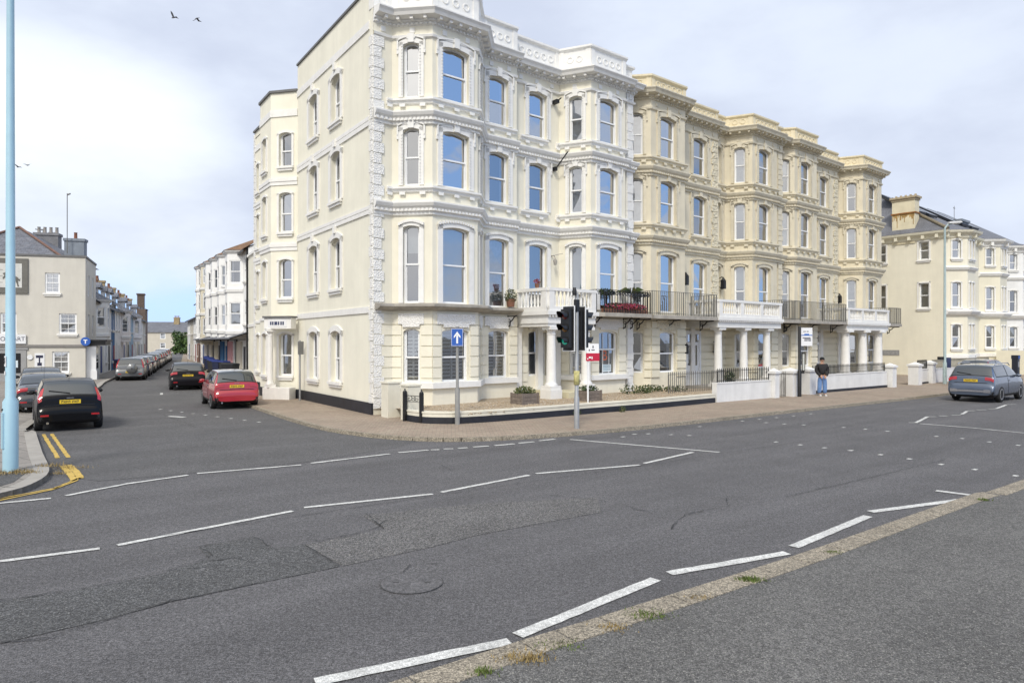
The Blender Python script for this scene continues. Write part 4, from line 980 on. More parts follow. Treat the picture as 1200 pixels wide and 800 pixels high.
def pot2(q):
    q.lathe((0,0,0),[(.2,0),(.26,.4),(.22,.42)],12,5); leaf_cloud(q,(0,0,.6),(.3,.3,.3),260,.05,(2,2,0),80)
ontop('potted_bush',pot2,17.6,-2.35,.30,'dark potted shrub in front of the white door under the first tan porch','potted plant',LEAF+FLOW+[BLACKP,BLACKP])

# ------------------------------------------------------------------ yellow houses beyond the gap
YEL_=mat('yellow_stucco',(.78,.74,.61),.8,.05,1,bump=.12,bscale=80,streak=.1)
PALEC=mat('pale_cream_stucco',(.76,.72,.58),.8,.05,1,bump=.12,bscale=80,streak=.1)
WHST=mat('white_stucco',(.78,.78,.77),.8,.05,1,bump=.12,bscale=80,streak=.1)
ROOFG=mat('grey_slate_pitched_roof',(.15,.155,.175),.7,.25,1.2,fine=12,streak=.2)
def yhouse(x0,w,m,label,first=False,last=False):
    r=empty('bay_fronted_house',W3(44.5+x0,-2.3,0),TH,label,'house','yellow and white bay houses beyond the gap')
    b=.15; pth=[(0,0),(b,0),(b+1.15,-1.1),(b+2.75,-1.1),(b+3.9,0),(w,0)]
    rows=[(2.1,3.85),(5.05,6.9),(8.6,9.95)]
    mb=MB(); ww=[]
    for i in range(5):
        F=Face(pth[i],pth[i+1]); ops=[]
        sp={1:[(.52,1.12)],2:[(.3,.68),(.92,1.3)],3:[(.45,1.1)],4:[(.9,1.7)]}.get(i,[])
        for a,bb in sp:
            for k,(zb,zt) in enumerate(rows): ops.append((a,bb,zb,zt,.1))
        panel(mb,F,.1,10.2,ops)
        for k,o in enumerate(ops): ww.append((F,o,[None,'curtain','net',None,'blind'][(k*2+i+int(x0))%5]))
    if first:
        F=Face((0,12),(0,0)); ops=[]
        for a,bb in ((12-1.65,12-.95),(12-4.6,12-3.95)):
            for zb,zt in rows[1:]: ops.append((a,bb,zb,zt,.0))
        panel(mb,F,.1,10.2,ops)
        for o in ops: ww.append((F,o,'curtain'))
    else: mb.quad((0,12,.1),(0,0,.1),(0,0,10.2),(0,12,10.2))
    mb.quad((w,0,.1),(w,12,.1),(w,12,10.2),(w,0,10.2))
    mb.build('wall',[m,DARKROOM],r)
    for F,o,k in ww: window(r,F,o,k,surround='plain',sw=.10,sill=.14,fw=.07,frac=.6)
    q=MB(); pp=([(0,12)] if first else [])+pth
    sweep(q,pp,[(0,9.98),(.1,10.1),(.12,10.25),(.4,10.45),(.45,10.6),(0,10.65)])
    for F,d in along(pp,.9,.1): F.box(q,d-.1,d+.1,0,.24,10.12,10.4)
    q.build('eaves_cornice',WHITE if m is not YEL_ else PALEC,r)
    for p_,f_ in ((pth[:-1] if first else pth,[(0,7.7),(.12,7.78),(.2,7.95),(.0,8.05)]),(pth,[(0,4.45),(.2,4.55),(.32,4.72),(.34,4.8),(0,4.95)]),(pth[1:],[(0,1.4),(.07,1.4),(.07,1.65),(0,1.67)])):
        q=MB(); sweep(q,p_,f_); q.build('belt_course',WHITE,r)
    # slate roof with hipped bay
    q=MB(); e=.42; zr=14.6; zb=10.62
    if first:
        q.add([(-e,-e,zb),(w,-e,zb),(w,6,zr),(3.4,6,zr),(-e,12.4,zb),(w,12.4,zb)],[(0,1,2,3),(0,3,4),(4,3,2,5)])
    else: q.add([(0,-e,zb),(w,-e,zb),(w,6,zr),(0,6,zr),(0,12.4,zb),(w,12.4,zb)],[(0,1,2,3),(4,3,2,5),(0,3,4),(1,5,2)])
    P=[(b-.35,.2),(b+1.0,-1.5),(b+2.9,-1.5),(b+4.2,.2)]; ap=(b+1.95,.9,zb+.75)
    q.add([(x,y,zb+.01) for x,y in P]+[ap],[(0,1,4),(1,2,4),(2,3,4)])
    rf=q.build('roof',ROOFG,r)
    q=MB()
    if first: q.tube([(-e,-e,zb+.05),(3.4,6,zr+.04)],.13,6); q.build('hip_ridge',mat('mossy_ridge_tiles',(.20,.17,.12),.9,.3,5),rf)
    q=MB(); 
    for k in range(2 if first else 3):
        x=1.6+k*2.3; 
        def rz_(y): return zb+(y+e)*(zr-zb)/(6+e)
        q.hexa([(x,2.4,rz_(2.4)+.06),(x+1.7,2.4,rz_(2.4)+.06),(x+1.7,5.2,rz_(5.2)+.06),(x,5.2,rz_(5.2)+.06),(x,2.3,rz_(2.4)+.22),(x+1.7,2.3,rz_(2.4)+.22),(x+1.7,5.1,rz_(5.2)+.22),(x,5.1,rz_(5.2)+.22)])
    if x0<10: q.build('roof_panels',mat('dark_solar_panel',(.02,.023,.03),.15,.1,3),rf)
    return r,rf
y1,yr1=yhouse(0,7.2,YEL_,'yellow end house with tall rust stained side chimney beside the grey lamp post',True)
y2,yr2=yhouse(7.2,5.8,PALEC,'pale cream bay house with raised entrance steps, right of the yellow end house')
y3,yr3=yhouse(13.0,6.2,WHST,'white bay house at the right edge behind the grey car')
y4,yr4=yhouse(19.2,6.2,PALEC,'cream bay house farthest right, cut by the picture edge')
RUST=mat('rust_stained_render',(.72,.65,.47),.8,.10,1.5,streak=.15); RST=mat('rust_band',(.34,.15,.04),.9,.35,4,streak=.5)
q=MB(); q.box(-.06,.74,1.9,3.5,9.9,13.3); q.build('chimney_stack',RUST,y1)
q=MB(); q.box(-.12,.80,1.84,3.56,12.15,12.25); q.build('rust_band',RST,y1)
q=MB(); q.box(-.12,.80,1.84,3.56,13.15,13.3); q.box(-.2,.88,1.76,3.64,13.3,13.45)
for k in range(5): q.lathe((.34,2.0+k*.34,13.45),[(.10,0),(.08,.18)],8)
q.build('chimney_top',mat('chimney_capping',(.40,.33,.22),.9,.25,5),y1)
# yellow streaks of rust below the band are part of the stack's own render
STK=mat('rust_streaks',(.50,.32,.12),.9,.4,2.5,streak=.5)
q=MB(); sr=random.Random(8)
for k in range(30): y_=1.93+k*.0513; q.box(-.064,-.0605,y_,y_+.0512,12.13-abs(sr.gauss(.1,.28)),12.15)
q.build('rust_stain',STK,y1)
q=MB(); q.box(4.4,6.2,2.6,3.6,10.8,12.9); q.box(4.3,6.3,2.5,3.7,12.9,13.1); q.build('chimney',mat('blue_grey_render',(.22,.25,.29),.8,.15,3),yr2)
q=MB(); q.tube([(4.0,3,11.5),(4.0,3,14.2)],.02,5); q.box(3.8,4.2,2.98,3.02,14.0,14.04); q.build('aerial',GREYIRON,yr2)
q=MB(); q.box(-.03,-.0,3.0,5.2,1.55,1.95); q.build('side_vent',mat('grey_vent',(.30,.30,.30),.8,.3,12),y1)
q=MB(); q.box(-.03,.02,3.5,6.5,4.9,4.98); q.build('side_pipe',mat('cream_pipe',(.6,.52,.34),.7,.1,4),y1)
q=MB(); q.quad((-.04,6.0,10.05),(-.04,1.7,10.05),(-.04,1.7,10.1),(-.04,6.0,10.1)); 
# entrance stair
q=MB(); q.hexa([(.0,-4.2,.1),(4.2,-4.2,.1),(4.2,-1.2,.1),(0,-1.2,.1),(0,-4.2,1.9),(.6,-4.2,1.9),(.6,-1.2,1.9),(0,-1.2,1.9)]); q.build('entrance_stair',PALEC,y2)
q=MB()
for yy in (-4.2,):
    q.tube([(.0,yy,2.75),(.7,yy,2.75),(4.3,yy,.95)],.07,6)
    for k in range(16):
        x=.7+k*.22; z=1.9-(max(0,x-.6))*.5; q.lathe((x,yy,z-.0),[(.05,0),(.07,.25),(.04,.5),(.05,.72)],6)
q.build('stair_balustrade',mat('stair_stone',(.45,.40,.28),.9,.2,4),y2)
# ------------------------------------------------------------------ corner shop with the horse panel, left
GREYR=mat('grey_beige_render',(.60,.575,.515),.85,.06,1.2,bump=.15,bscale=60,streak=.12)
a_=math.atan2(.287,.958); 
pub=empty('corner_shop',(-27.7,45,.1),a_,'grey rendered three storey corner shop with a horse picture panel and slate hip roof','building')
F=Face((-11,0),(0,0)); K=11
pops=[(K-2.28,K-1.45,5.6,6.9,0),(K-1.50,K-.5,3.0,4.3,0),(K-4.72,K-3.85,3.0,4.3,0),(K-1.88,K-.92,.5,1.85,0),(K-8.5,K-7.6,3.0,4.3,0),(K-8.4,K-7.4,5.6,6.9,0)]
mb=MB(); panel(mb,F,0,8.0,pops,rev=.12)
ang=R(114.6)-a_; sd_=Vector((math.cos(ang),math.sin(ang)))
F2=Face((0,0),(sd_.x*5.2,sd_.y*5.2)); sops=[(1.2,1.9,5.5,6.9,0),(3.2,3.9,5.5,6.9,0),(1.2,1.9,2.9,4.3,0),(3.2,3.9,2.9,4.3,0)]
panel(mb,F2,0,8.0,sops,rev=.12); mb.build('wall',[GREYR,DARKROOM],pub)
for o in pops: window(pub,F,o,'curtain',bars=(1,3),dep=.05,frac=.7,sill=.1,fw=.08)
for o in sops: window(pub,F2,o,None,dep=.05,fw=.08)
q=MB(); sweep(q,[(-11,0),(0,0),(sd_.x*5.2,sd_.y*5.2)],[(0,2.12),(.08,2.14),(.08,2.28),(0,2.30)]); q.build('string_course',mat('dark_grey_trim',(.22,.21,.20),.8,.1,2),pub)
q=MB(); sweep(q,[(-11,0),(0,0),(sd_.x*5.2,sd_.y*5.2)],[(-.0,7.92),(.06,7.94),(.06,8.06),(-.25,8.06)]); q.build('parapet_coping',LEAD,pub)
q=MB(); q.add([(-8.6,.4,7.9),(-1.4,.4,7.9),(-1.2,8,7.9),(-8.6,8,7.9),(-4.9,3.6,10.2),(-4.9,5.5,10.2)],[(0,1,4),(1,2,5,4),(2,3,5),(3,0,4,5)]); rf=q.build('roof',SLATE,pub)
q=MB(); q.tube([(-1.4,.4,7.95),(-4.9,3.6,10.25)],.09,6); q.tube([(-8.6,.4,7.95),(-4.9,3.6,10.25)],.09,6); q.build('hip_tiles',mat('hip_tile_brown',(.17,.10,.08),.9,.2,5),rf)
def stack(root,x,y,z0,z1,wx,wy,m,pots=2,pm=None):
    q=MB(); q.box(x,x+wx,y,y+wy,z0,z1-.18); q.box(x-.06,x+wx+.06,y-.06,y+wy+.06,z1-.18,z1); c=q.build('chimney',m,root)
    q=MB()
    for k in range(pots): q.lathe((x+wx*(k+.5)/pots,y+wy/2,z1),[(.13,0),(.11,.08),(.10,.4),(.12,.45)],8)
    q.build('chimney_pots',pm or mat('terracotta_pot',(.24,.10,.06),.85,.25,5),c)
stack(pub,-4.9,6.2,8.2,10.3,1.5,.8,mat('grey_chimney_render',(.21,.21,.22),.85,.2,3),4,mat('grey_pot',(.3,.28,.26),.9,.2,4)); stack(pub,-2.2,3.4,7.9,9.6,1.2,.7,MATS['blue_grey_render'],1)
q=MB(); q.tube([(-1.9,3.0,8.5),(-1.9,3.0,12.6)],.03,6); q.tube([(-1.9,3,12.5),(-1.7,3,12.6)],.05,5); q.build('mast',GREYIRON,pub)
# horse panel
q=MB(); F.box(q,K-5.45,K-3.2,0,.10,5.55,7.75); q.build('panel_frame',mat('panel_frame_grey',(.15,.145,.13),.8,.15,4),pub)
q=MB(); F.box(q,K-5.12,K-3.52,.10,.115,5.9,7.42); q.build('picture_panel',mat('weathered_white_panel',(.60,.60,.57),.8,.14,4),pub)
q=MB()
hp=[(0.40,.62),(.55,.66),(.62,.80),(.60,.92),(.68,.86),(.80,.82),(.84,.74),(.78,.72),(.72,.70),(.80,.58),(.98,.52),(1.15,.50),(1.28,.44),(1.36,.34),(1.42,.42),(1.40,.26),(1.30,.30),(1.30,.14),(1.36,.02),(1.26,.0),(1.22,.14),(1.14,.26),(1.0,.32),(.86,.36),(.74,.32),(.60,.22),(.58,.28),(.66,.40),(.58,.44),(.44,.34),(.40,.42),(.52,.52)]
pts=[F.p(K-4.95+x*.95,.125,5.95+z*1.35) for x,z in hp]; q.poly(pts)
for z in (6.6,6.2,7.0): F.box(q,K-5.0,K-4.55,.116,.12,z,z+.02)
q.build('horse_silhouette',mat('horse_grey',(.13,.125,.11),.8,.2,5),pub)
q=MB(); F.box(q,K-5.45,K-3.3,.081,.14,2.36,2.95); q.build('shop_sign',mat('shop_sign_white',(.72,.73,.75),.6,.04,2),pub)
c=F.p(K-4.37,.142,2.65); text('AUTO MART',.36,c,(R(90),0,0),mat('sign_navy',(.015,.018,.05),.6,.05,2),pub,'shop_sign_lettering')
q=MB(); F.box(q,K-5.3,K-3.3,-.0,.06,0,2.1); F.box(q,K-5.4,K-3.2,0,.09,1.98,2.1); dr=q.build('door',mat('grey_door',(.30,.30,.30),.6,.08,3),pub)
q=MB(); F.box(q,K-4.1,K-3.6,.061,.07,.5,1.75); F.box(q,K-5.0,K-4.4,.061,.07,.5,1.75); q.build('door_window',mat('black_glass',(.012,.012,.014),.1,.1,3),dr)
q=MB(); F.box(q,K-3.95,K-3.75,.071,.075,.85,1.3); q.build('door_notice',MATS['pale_notice'],dr)
q=MB(); F.box(q,K-2.85,K-2.3,.0,.03,.75,1.75); q.build('wall_poster',MATS['shop_sign_white'],pub)
q=MB(); F.box(q,K-2.78,K-2.38,.03,.035,1.45,1.62); F.box(q,K-2.62,K-2.54,.03,.034,1.15,1.45); F.box(q,K-2.7,K-2.45,.03,.035,.95,1.15); q.build('poster_lettering',MATS['sign_navy'],pub)
q=MB(); 
for k in range(20): pass
q.lathe((0,0,0),[(.16,0),(.16,.03)],16); o=q.build('house_number_plate',MATS['shop_sign_white'],pub); o.rotation_euler=(R(90),0,0); o.location=F.p(K-3.1,.04,1.5)
q=MB(); q.lathe((0,0,0),[(.28,0),(.28,.08)],20); o=q.build('blue_sign',mat('sign_blue',(.02,.10,.42),.5,.05,2),pub); o.rotation_euler=(R(90),0,0); o.location=F.p(K+.05,.12,2.5)
q=MB(); F.box(q,K-.06,K+.16,.202,.206,2.56,2.62); F.box(q,K+.02,K+.08,.202,.207,2.36,2.62); q.build('blue_sign_mark',UPVC,pub)
q=MB(); F2.box(q,.3,3.4,.0,1.1,2.25,2.5); F2.box(q,.2,3.5,0,1.2,2.5,2.62); q.build('shop_canopy',BLACKP,pub)
q=MB(); F2.box(q,.4,1.6,.0,.55,.6,2.2); F2.box(q,.35,1.65,0,.6,0,.6); q.build('shop_bay_window',UPVC,pub)
q=MB()
for k in range(3):
    for j in range(3): F2.box(q,.47+k*.37,.77+k*.37,.551,.556,.72+j*.48,1.12+j*.48)
q.build('pane',CARGLASS,pub)
# ------------------------------------------------------------------ terraces of the side street
def rowhouse(root,w,he,hr,dep,m,kinds,roofm,trim=UPVC,bay=0,dormer=False,gm=None,doorm=None,ch=None,pots=3,top=None):
    """local frame: x along the front, y inwards"""
    mb=MB(); F=Face((0,0),(w,0)); fl=int(round(he/2.75)); ww=[]
    ops=[]
    h0=he/fl
    for k in range(1 if bay else 0,fl):
        for c in (w*.3,w*.72):
            if k==0 and c>w*.5: continue
            ops.append((c-.45,c+.45,k*h0+.8,k*h0+.8+min(1.6,h0-1.0),0))
    if bay: ops=[o for o in ops if o[1]>w*.62]
    panel(mb,F,0,he,ops,rev=.12)
    mb.quad((0,dep,0),(0,0,0),(0,0,he),(0,dep,he)); mb.quad((w,0,0),(w,dep,0),(w,dep,he),(w,0,he)); mb.poly([(0,dep,he),(0,0,he),(0,dep/2,hr)]); mb.poly([(w,0,he),(w,dep,he),(w,dep/2,hr)])
    mb.build('wall',[m,DARKROOM],root)
    for o in ops: window(root,F,o,rnd.choice(['curtain','net',None]),fm=trim,dep=.04,frac=.6,sill=.06,fw=.07)
    q=MB(); q.add([(-.02,-.3,he-.05),(w+.02,-.3,he-.05),(w+.02,dep/2,hr),(-.02,dep/2,hr),(-.02,dep+.3,he-.05),(w+.02,dep+.3,he-.05)],[(0,1,2,3),(4,3,2,5)])
    q.add([(-.02,-.3,he-.17),(w+.02,-.3,he-.17),(w+.02,dep/2,hr-.12),(-.02,dep/2,hr-.12),(-.02,-.3,he-.05),(w+.02,-.3,he-.05)],[(0,1,2,3),(0,4,5,1)])
    rf=q.build('roof',roofm,root)
    q=MB(); q.box(0,w,-.36,-.28,he-.22,he-.1); q.build('gutter',BLACKP,root)
    q=MB(); F.box(q,w*.6,w*.6+.9,-.0,.03,.1,2.15); dd=q.build('door',doorm or DOORW,root)
    if bay:
        bp=[(.35,0),(1.0,-bay),(w*.55-.65,-bay),(w*.55,0)]
        mb=MB(); z0=he/fl-.2 if bay<1.0 else 0; bw=[]
        for i in range(3):
            G_=Face(bp[i],bp[i+1]); op=[]
            n=1 if i!=1 else max(1,int(G_.L/.85))
            for j in range(n):
                a=G_.L*(j+.14)/n; b=G_.L*(j+.86)/n
                for k in range(1 if z0>0 else 0,fl): op.append((a,b,k*h0+.75,min(k*h0+2.3,he-.25),0))
            panel(mb,G_,z0,he+.1,op,rev=.06)
            bw+=[(G_,o) for o in op]
        mb.poly([(x,y,z0) for x,y in reversed(bp)])
        bo=mb.build('bay',[gm or m,DARKROOM],root)
        for G_,o in bw: window(root,G_,o,rnd.choice([None,'net','curtain']),fm=trim,dep=.02,fw=.06,frac=.6)
        q=MB(); c=((bp[1][0]+bp[2][0])/2,.7); zt=he+.12
        for i in range(1,fl): t_=MB(); sweep(t_,bp,[(0,i*h0+.1),(.08,i*h0+.14),(.10,i*h0+.34),(0,i*h0+.38)]); t_.build('bay_trim',WHST,root)
        sweep(q,bp,[(0,zt-.25),(.15,zt-.1),(.18,zt),(0,zt+.02)]); q.build('bay_trim',WHST,root)
        q=MB(); ap=[(x,y,zt) for x,y in offset(bp,.22)]; q.add(ap+[(c[0],1.6,zt+1.5 if top is None else top)],[(0,1,4),(1,2,4),(2,3,4)]); q.build('bay_roof',roofm,rf)
    if dormer:
        q=MB(); q.box(w*.25,w*.7,.6,3,he+.2,he+1.5); dq=q.build('dormer',WHST,rf)
        q=MB(); q.add([(w*.2,.4,he+1.5),(w*.75,.4,he+1.5),(w*.475,.4,he+2.0),(w*.2,3.2,he+1.5),(w*.75,3.2,he+1.5),(w*.475,3.2,he+2.0)],[(0,2,5,3),(2,1,4,5),(0,1,2)]); q.build('dormer_roof',roofm,dq)
        q=MB(); q.box(w*.33,w*.62,.56,.6,he+.45,he+1.35); q.build('pane',CARGLASS,dq)
    if ch: stack(rf,w-.5,1.3,he+.3,hr+ch*.55,.6,1.3,mat('old_chimney_brick',(.27,.15,.10),.9,.3,6,fine=20) if pots%2 else mat('pale_chimney_brick',(.36,.28,.16),.9,.3,6,fine=20),pots)
    return rf
PNT={k:mat('painted_'+k,c,.8,.07,1.5,streak=.06) for k,c in dict(grey=(.76,.75,.71),white=(.83,.83,.82),cream=(.66,.61,.48),blue=(.03,.13,.30),skyblue=(.34,.50,.62),pink=(.66,.36,.38),lilac=(.80,.76,.74),stone=(.56,.52,.44),brick=(.26,.13,.09)).items()}
DOORC=[mat('door_'+k,c,.5,.1,3) for k,c in (('navy',(.02,.06,.22)),('black',(.02,.02,.02)),('red',(.3,.03,.03)),('white',(.7,.7,.7)))]
tl=Vector((-.416,.909)); org=Vector((-30.0,49.8)); angL=math.atan2(.909,-.416)
seq=[('grey','pale grey house with two bays nearest the corner shop',5.6,0),('white','white two storey house left of the dark blue fronted house',5.2,1),('blue','narrow dark blue fronted terraced house',3.0,1),('white','off-white terraced house just past the dark blue one',5.4,1),('lilac','lilac white terraced house midway along the left terrace',5.2,1),('stone','stone coloured terraced house before the pale blue one',4.6,0),('skyblue','pale blue terraced house with white windows',5.4,1),('white','white terraced house just past the pale blue one',5.2,1),('cream','cream terraced house near the tall far chimney',5.4,0),('grey','grey terraced house second from the end of the left terrace',5.4,1),('stone','stone end house below the tall far chimney',6.0,0)]
e=0
for i,(k,lb,w_,dm) in enumerate(seq):
    p=org+tl*e; r=empty('terraced_house',(p.x,p.y,.1),angL,lb,'house','terrace on the left of the side street')
    rowhouse(r,w_,5.35+(.1 if i%3==0 else 0),7.5,8,PNT[k],None,SLATE,dormer=bool(dm),bay=.7 if i in(0,4,7) else 0,doorm=DOORC[i%4],ch=1.1+.4*(i%2) if i<10 else None,pots=3+i%2)
    if i in (0,1,3,5):
        q=MB(); z=9.9+.5*(i%2); q.tube([(w_-.3,4,7.5),(w_-.3,4,z+1.2)],.025,5)
        for t in range(5): q.box(w_-.8,w_+.2,3.9+t*.12,3.92+t*.12,z+1.1,z+1.13)
        q.box(w_-.32,w_-.28,3.8,4.5,z+1.1,z+1.14); q.build('aerial',GREYIRON,r)
    e+=w_
p=org+tl*e
r=empty('brick_chimney_house',(p.x,p.y,.1),angL,'dark brick gable with tall chimney ending the left terrace','house')
q=MB(); q.box(0,5,0,8,0,7.2); q.build('wall',mat('dark_gable_brick',(.15,.11,.09),.9,.25,3,fine=15),r); q=MB(); q.box(.3,2.0,.2,1.1,7.2,9.3); q.box(.2,2.1,.1,1.2,9.3,9.5); q.build('chimney',mat('dark_old_brick',(.13,.095,.075),.9,.3,5,fine=20),r)
q=MB(); q.add([(0,-.2,7.2),(5,-.2,7.2),(5,4,8.6),(0,4,8.6),(0,8.2,7.2),(5,8.2,7.2)],[(0,1,2,3),(4,3,2,5),(0,3,4),(1,5,2)]); q.build('roof',SLATE,r)
# right hand terrace: first the low cream wing, then white bay houses
tr=Vector((-.477,.879)); org=Vector((-13.6,36.65))+Vector((.879,.477))*.9; angR=math.atan2(-.879,.477)
def rplace(e0,w_,lb,name='terraced_house',grp='terrace on the right of the side street'):
    p=org+tr*(e0+w_); return empty(name,(p.x,p.y,.1),angR,lb,'house',grp)
r=rplace(.1,8.9,'low cream house wedged between the corner building and the white bay houses','low_house',None)
mb=MB(); F=Face((0,0),(8.9,0)); ops=[(3.2,3.9,1,2.9,.1),(6.4,7.1,1,2.9,.1),(3.2,3.9,4.4,6.2,.1),(6.4,7.1,4.4,6.2,.1)]; panel(mb,F,0,8.0,ops); mb.quad((0,8,0),(0,0,0),(0,0,8),(0,8,8)); mb.build('wall',[CREAMS,DARKROOM],r)
for o in ops: window(r,F,o,'curtain',frac=.5)
q=MB(); sweep(q,[(0,0),(8.9,0)],[(0,3.4),(.05,3.42),(.05,3.6),(0,3.62)]); sweep(q,[(0,6),(0,0),(8.9,0)],[(0,7.9),(.1,7.95),(.1,8.1),(-.3,8.1)]); q.build('bands',WHITE,r)
e=9.1
seq=[('white','white bay house with hipped brown tiled bay roof next to the low cream house','white'),('white','white bay house above the pink doorway','pink'),('white','white bay house above the bright blue doorway','blue'),('white','fourth white bay house along the right terrace, behind the street lamp','white'),('cream','cream tinted bay house near the far end of the white bays','white'),('white','last white bay house before the lower brick houses','white')]
for i,(k,lb,gk) in enumerate(seq):
    r=rplace(e,5.4,lb); he=8.6+.28*i
    rowhouse(r,5.4,he,he+2.2,9,PNT[k],None,TILE,bay=.95,doorm=MATS['painted_'+gk] if gk!='white' else DOORC[1],top=he+1.4)
    F=Face((0,0),(5.4,0)); q=MB(); F.box(q,.2,2.6,0,.12,.1,2.5); q.build('shop_front',PNT[gk if gk!='white' else ['stone','pink','blue','cream','grey','white'][i]],r)
    q=MB(); q.add([(.0,0,3.05),(5.4,0,3.05),(5.4,-1.15,2.65),(0,-1.15,2.65),(0,0,3.12),(5.4,0,3.12),(5.4,-1.15,2.72),(0,-1.15,2.72)],[(0,1,2,3),(7,6,5,4),(3,2,6,7)]); q.build('veranda_canopy',ROOFG,r)
    q=MB(); F.box(q,5.3,5.42,0,1.1,2.6,2.66); F.box(q,5.28,5.34,0,.12,0,he); q.build('downpipe',BLACKP,r)
    e+=5.4
seq=[('white','low white house just past the last white bay house',5.6),('brick','red brick house with big chimney on the right terrace',5.4),('white','white rendered low house after the red brick one',5.6),('stone','stone low house toward the far end of the right terrace',5.8),('white','farthest white low house on the right terrace',5.8)]
for i,(k,lb,w_) in enumerate(seq):
    r=rplace(e,w_,lb); rowhouse(r,w_,5.4 if i!=1 else 7.0,7.6 if i!=1 else 8.8,8,PNT[k],None,TILE if i%2 else SLATE,ch=1.3 if i in(1,3) else None,pots=3,doorm=DOORC[i%4]); e+=w_
# houses closing the street
def endhouse(x,y,w_,he,hr,m,lb,bayx=None):
    r=empty('far_house',(x,y,.1),R(8),lb,'house','houses closing the far end of the side street')
    F=Face((0,0),(w_,0)); mb=MB(); ops=[]
    n=max(2,int(w_/3.2))
    for k in range(n):
        c=w_*(k+.5)/n
        for zb in (.9,3.1): ops.append((c-.6,c+.6,zb,zb+1.3,0))
    panel(mb,F,0,he,ops,rev=.1); mb.quad((0,8,0),(0,0,0),(0,0,he),(0,8,he)); mb.quad((w_,0,0),(w_,8,0),(w_,8,he),(w_,0,he)); mb.build('wall',[m,DARKROOM],r)
    for o in ops: window(r,F,o,'net',dep=.03,fw=.12)
    q=MB(); q.add([(-.3,-.3,he),(w_+.3,-.3,he),(w_-.5,4,hr),(.5,4,hr),(-.3,8.3,he),(w_+.3,8.3,he)],[(0,1,2,3),(4,3,2,5),(0,3,4),(1,5,2)]); rf=q.build('roof',ROOFG,r)
    stack(rf,w_*.6,3.6,hr-.8,hr+1.4,1.2,.8,MATS['pale_chimney_brick'],3)
    if bayx:
        q=MB(); q.prism([(bayx,0),(bayx+.6,-1),(bayx+2.6,-1),(bayx+3.2,0)],0,4.6); q.build('bay',WHST,r); q=MB(); q.box(bayx+.8,bayx+2.4,-1.03,-1.0,3.0,4.2); q.box(bayx+.8,bayx+2.4,-1.03,-1,.8,2.2); q.build('bay_window',CARGLASS,r)
YBR=mat('yellow_grey_brick',(.30,.26,.18),.9,.2,2,fine=10)
endhouse(-86,158,12,4.6,6.7,PNT['stone'],'far stone house partly behind the tall chimney gable')
endhouse(-74,160,11.5,4.5,6.5,YBR,'far yellowish brick house with white bay at the end of the side street',3.0)
endhouse(-62,161.5,12,4.5,6.5,YBR,'far yellowish brick house behind the round green tree')
endhouse(-96,176,44,5.2,7.6,PNT['stone'],'long far roofline rising behind the end houses')
def crown_tree(x,y,z0,h,rad,lb,name,n=2600,size=.28):
    r=empty(name,(x,y,.1),0,lb,'tree')
    q=MB(); q.tube([(0,0,0),(.05,0,h*.4),(0,.1,h*.65)],[.16,.12,.06],7)
    for k in range(5):
        a=k*1.26; q.tube([(.03,0,h*.35),(rad*.5*math.cos(a),rad*.5*math.sin(a),h*.7)],[.07,.02],5)
    q.build('trunk',mat('bark',(.10,.075,.05),.9,.3,6),r)
    q=MB(); tr_=random.Random(int(abs(x)*7))
    for k in range(26):
        a=tr_.uniform(0,6.28); rr=rad*math.sqrt(tr_.random())*.75; zz=h*tr_.uniform(.14,.88); 
        leaf_cloud(q,(rr*math.cos(a),rr*math.sin(a),zz),(rad*.38,rad*.38,h*.16),n//26,size,(0,0,1,2),k+int(abs(y)))
    q.build('crown',[mat('crown_green',(.05,.10,.02),.7,.3,2),mat('crown_light',(.10,.16,.035),.7,.3,2),mat('crown_dark',(.02,.05,.012),.7,.3,2)],r)
crown_tree(-61.5,134,0,4.0,2.6,'round bright green tree at the far end of the side street','round_tree')
crown_tree(-67,140,0,4.6,2.0,'dark tree half hidden at the end of the left terrace','dark_tree',1200)
crown_tree(-88,205,0,8.6,5.0,'distant brownish tree above the far roofline','distant_tree',1500,.5)
# ------------------------------------------------------------------ cars
CHROME=mat('chrome_trim',(.6,.6,.62),.2,.03,3,metal=1); ALLOY=mat('alloy_wheel',(.50,.50,.52),.35,.05,3); RUBBER=mat('tyre_rubber',(.012,.012,.013),.85,.2,8)
REDL=mat('tail_light_red',(.42,.012,.02),.12,.15,8,coat=1); PLATEY=mat('number_plate_yellow',(.72,.50,.03),.45,.04,3); PLTXT=mat('number_plate_text',(.02,.02,.02),.5,.05,3); CLRL=mat('clear_lamp',(.6,.6,.62),.1,.1,5,coat=1)
def paint(n,c,metal=0):
    dark=max(c)<.05
    return mat('car_paint_'+n,c,.3 if dark else .25,.03,2,metal=metal,coat=.2 if dark else 1,spec=.15 if dark else .5)
def cr(a,b,c,d,t): return .5*((2*b)+(c-a)*t+(2*a-5*b+4*c-d)*t*t+(3*b-a-3*c+d)*t**3)
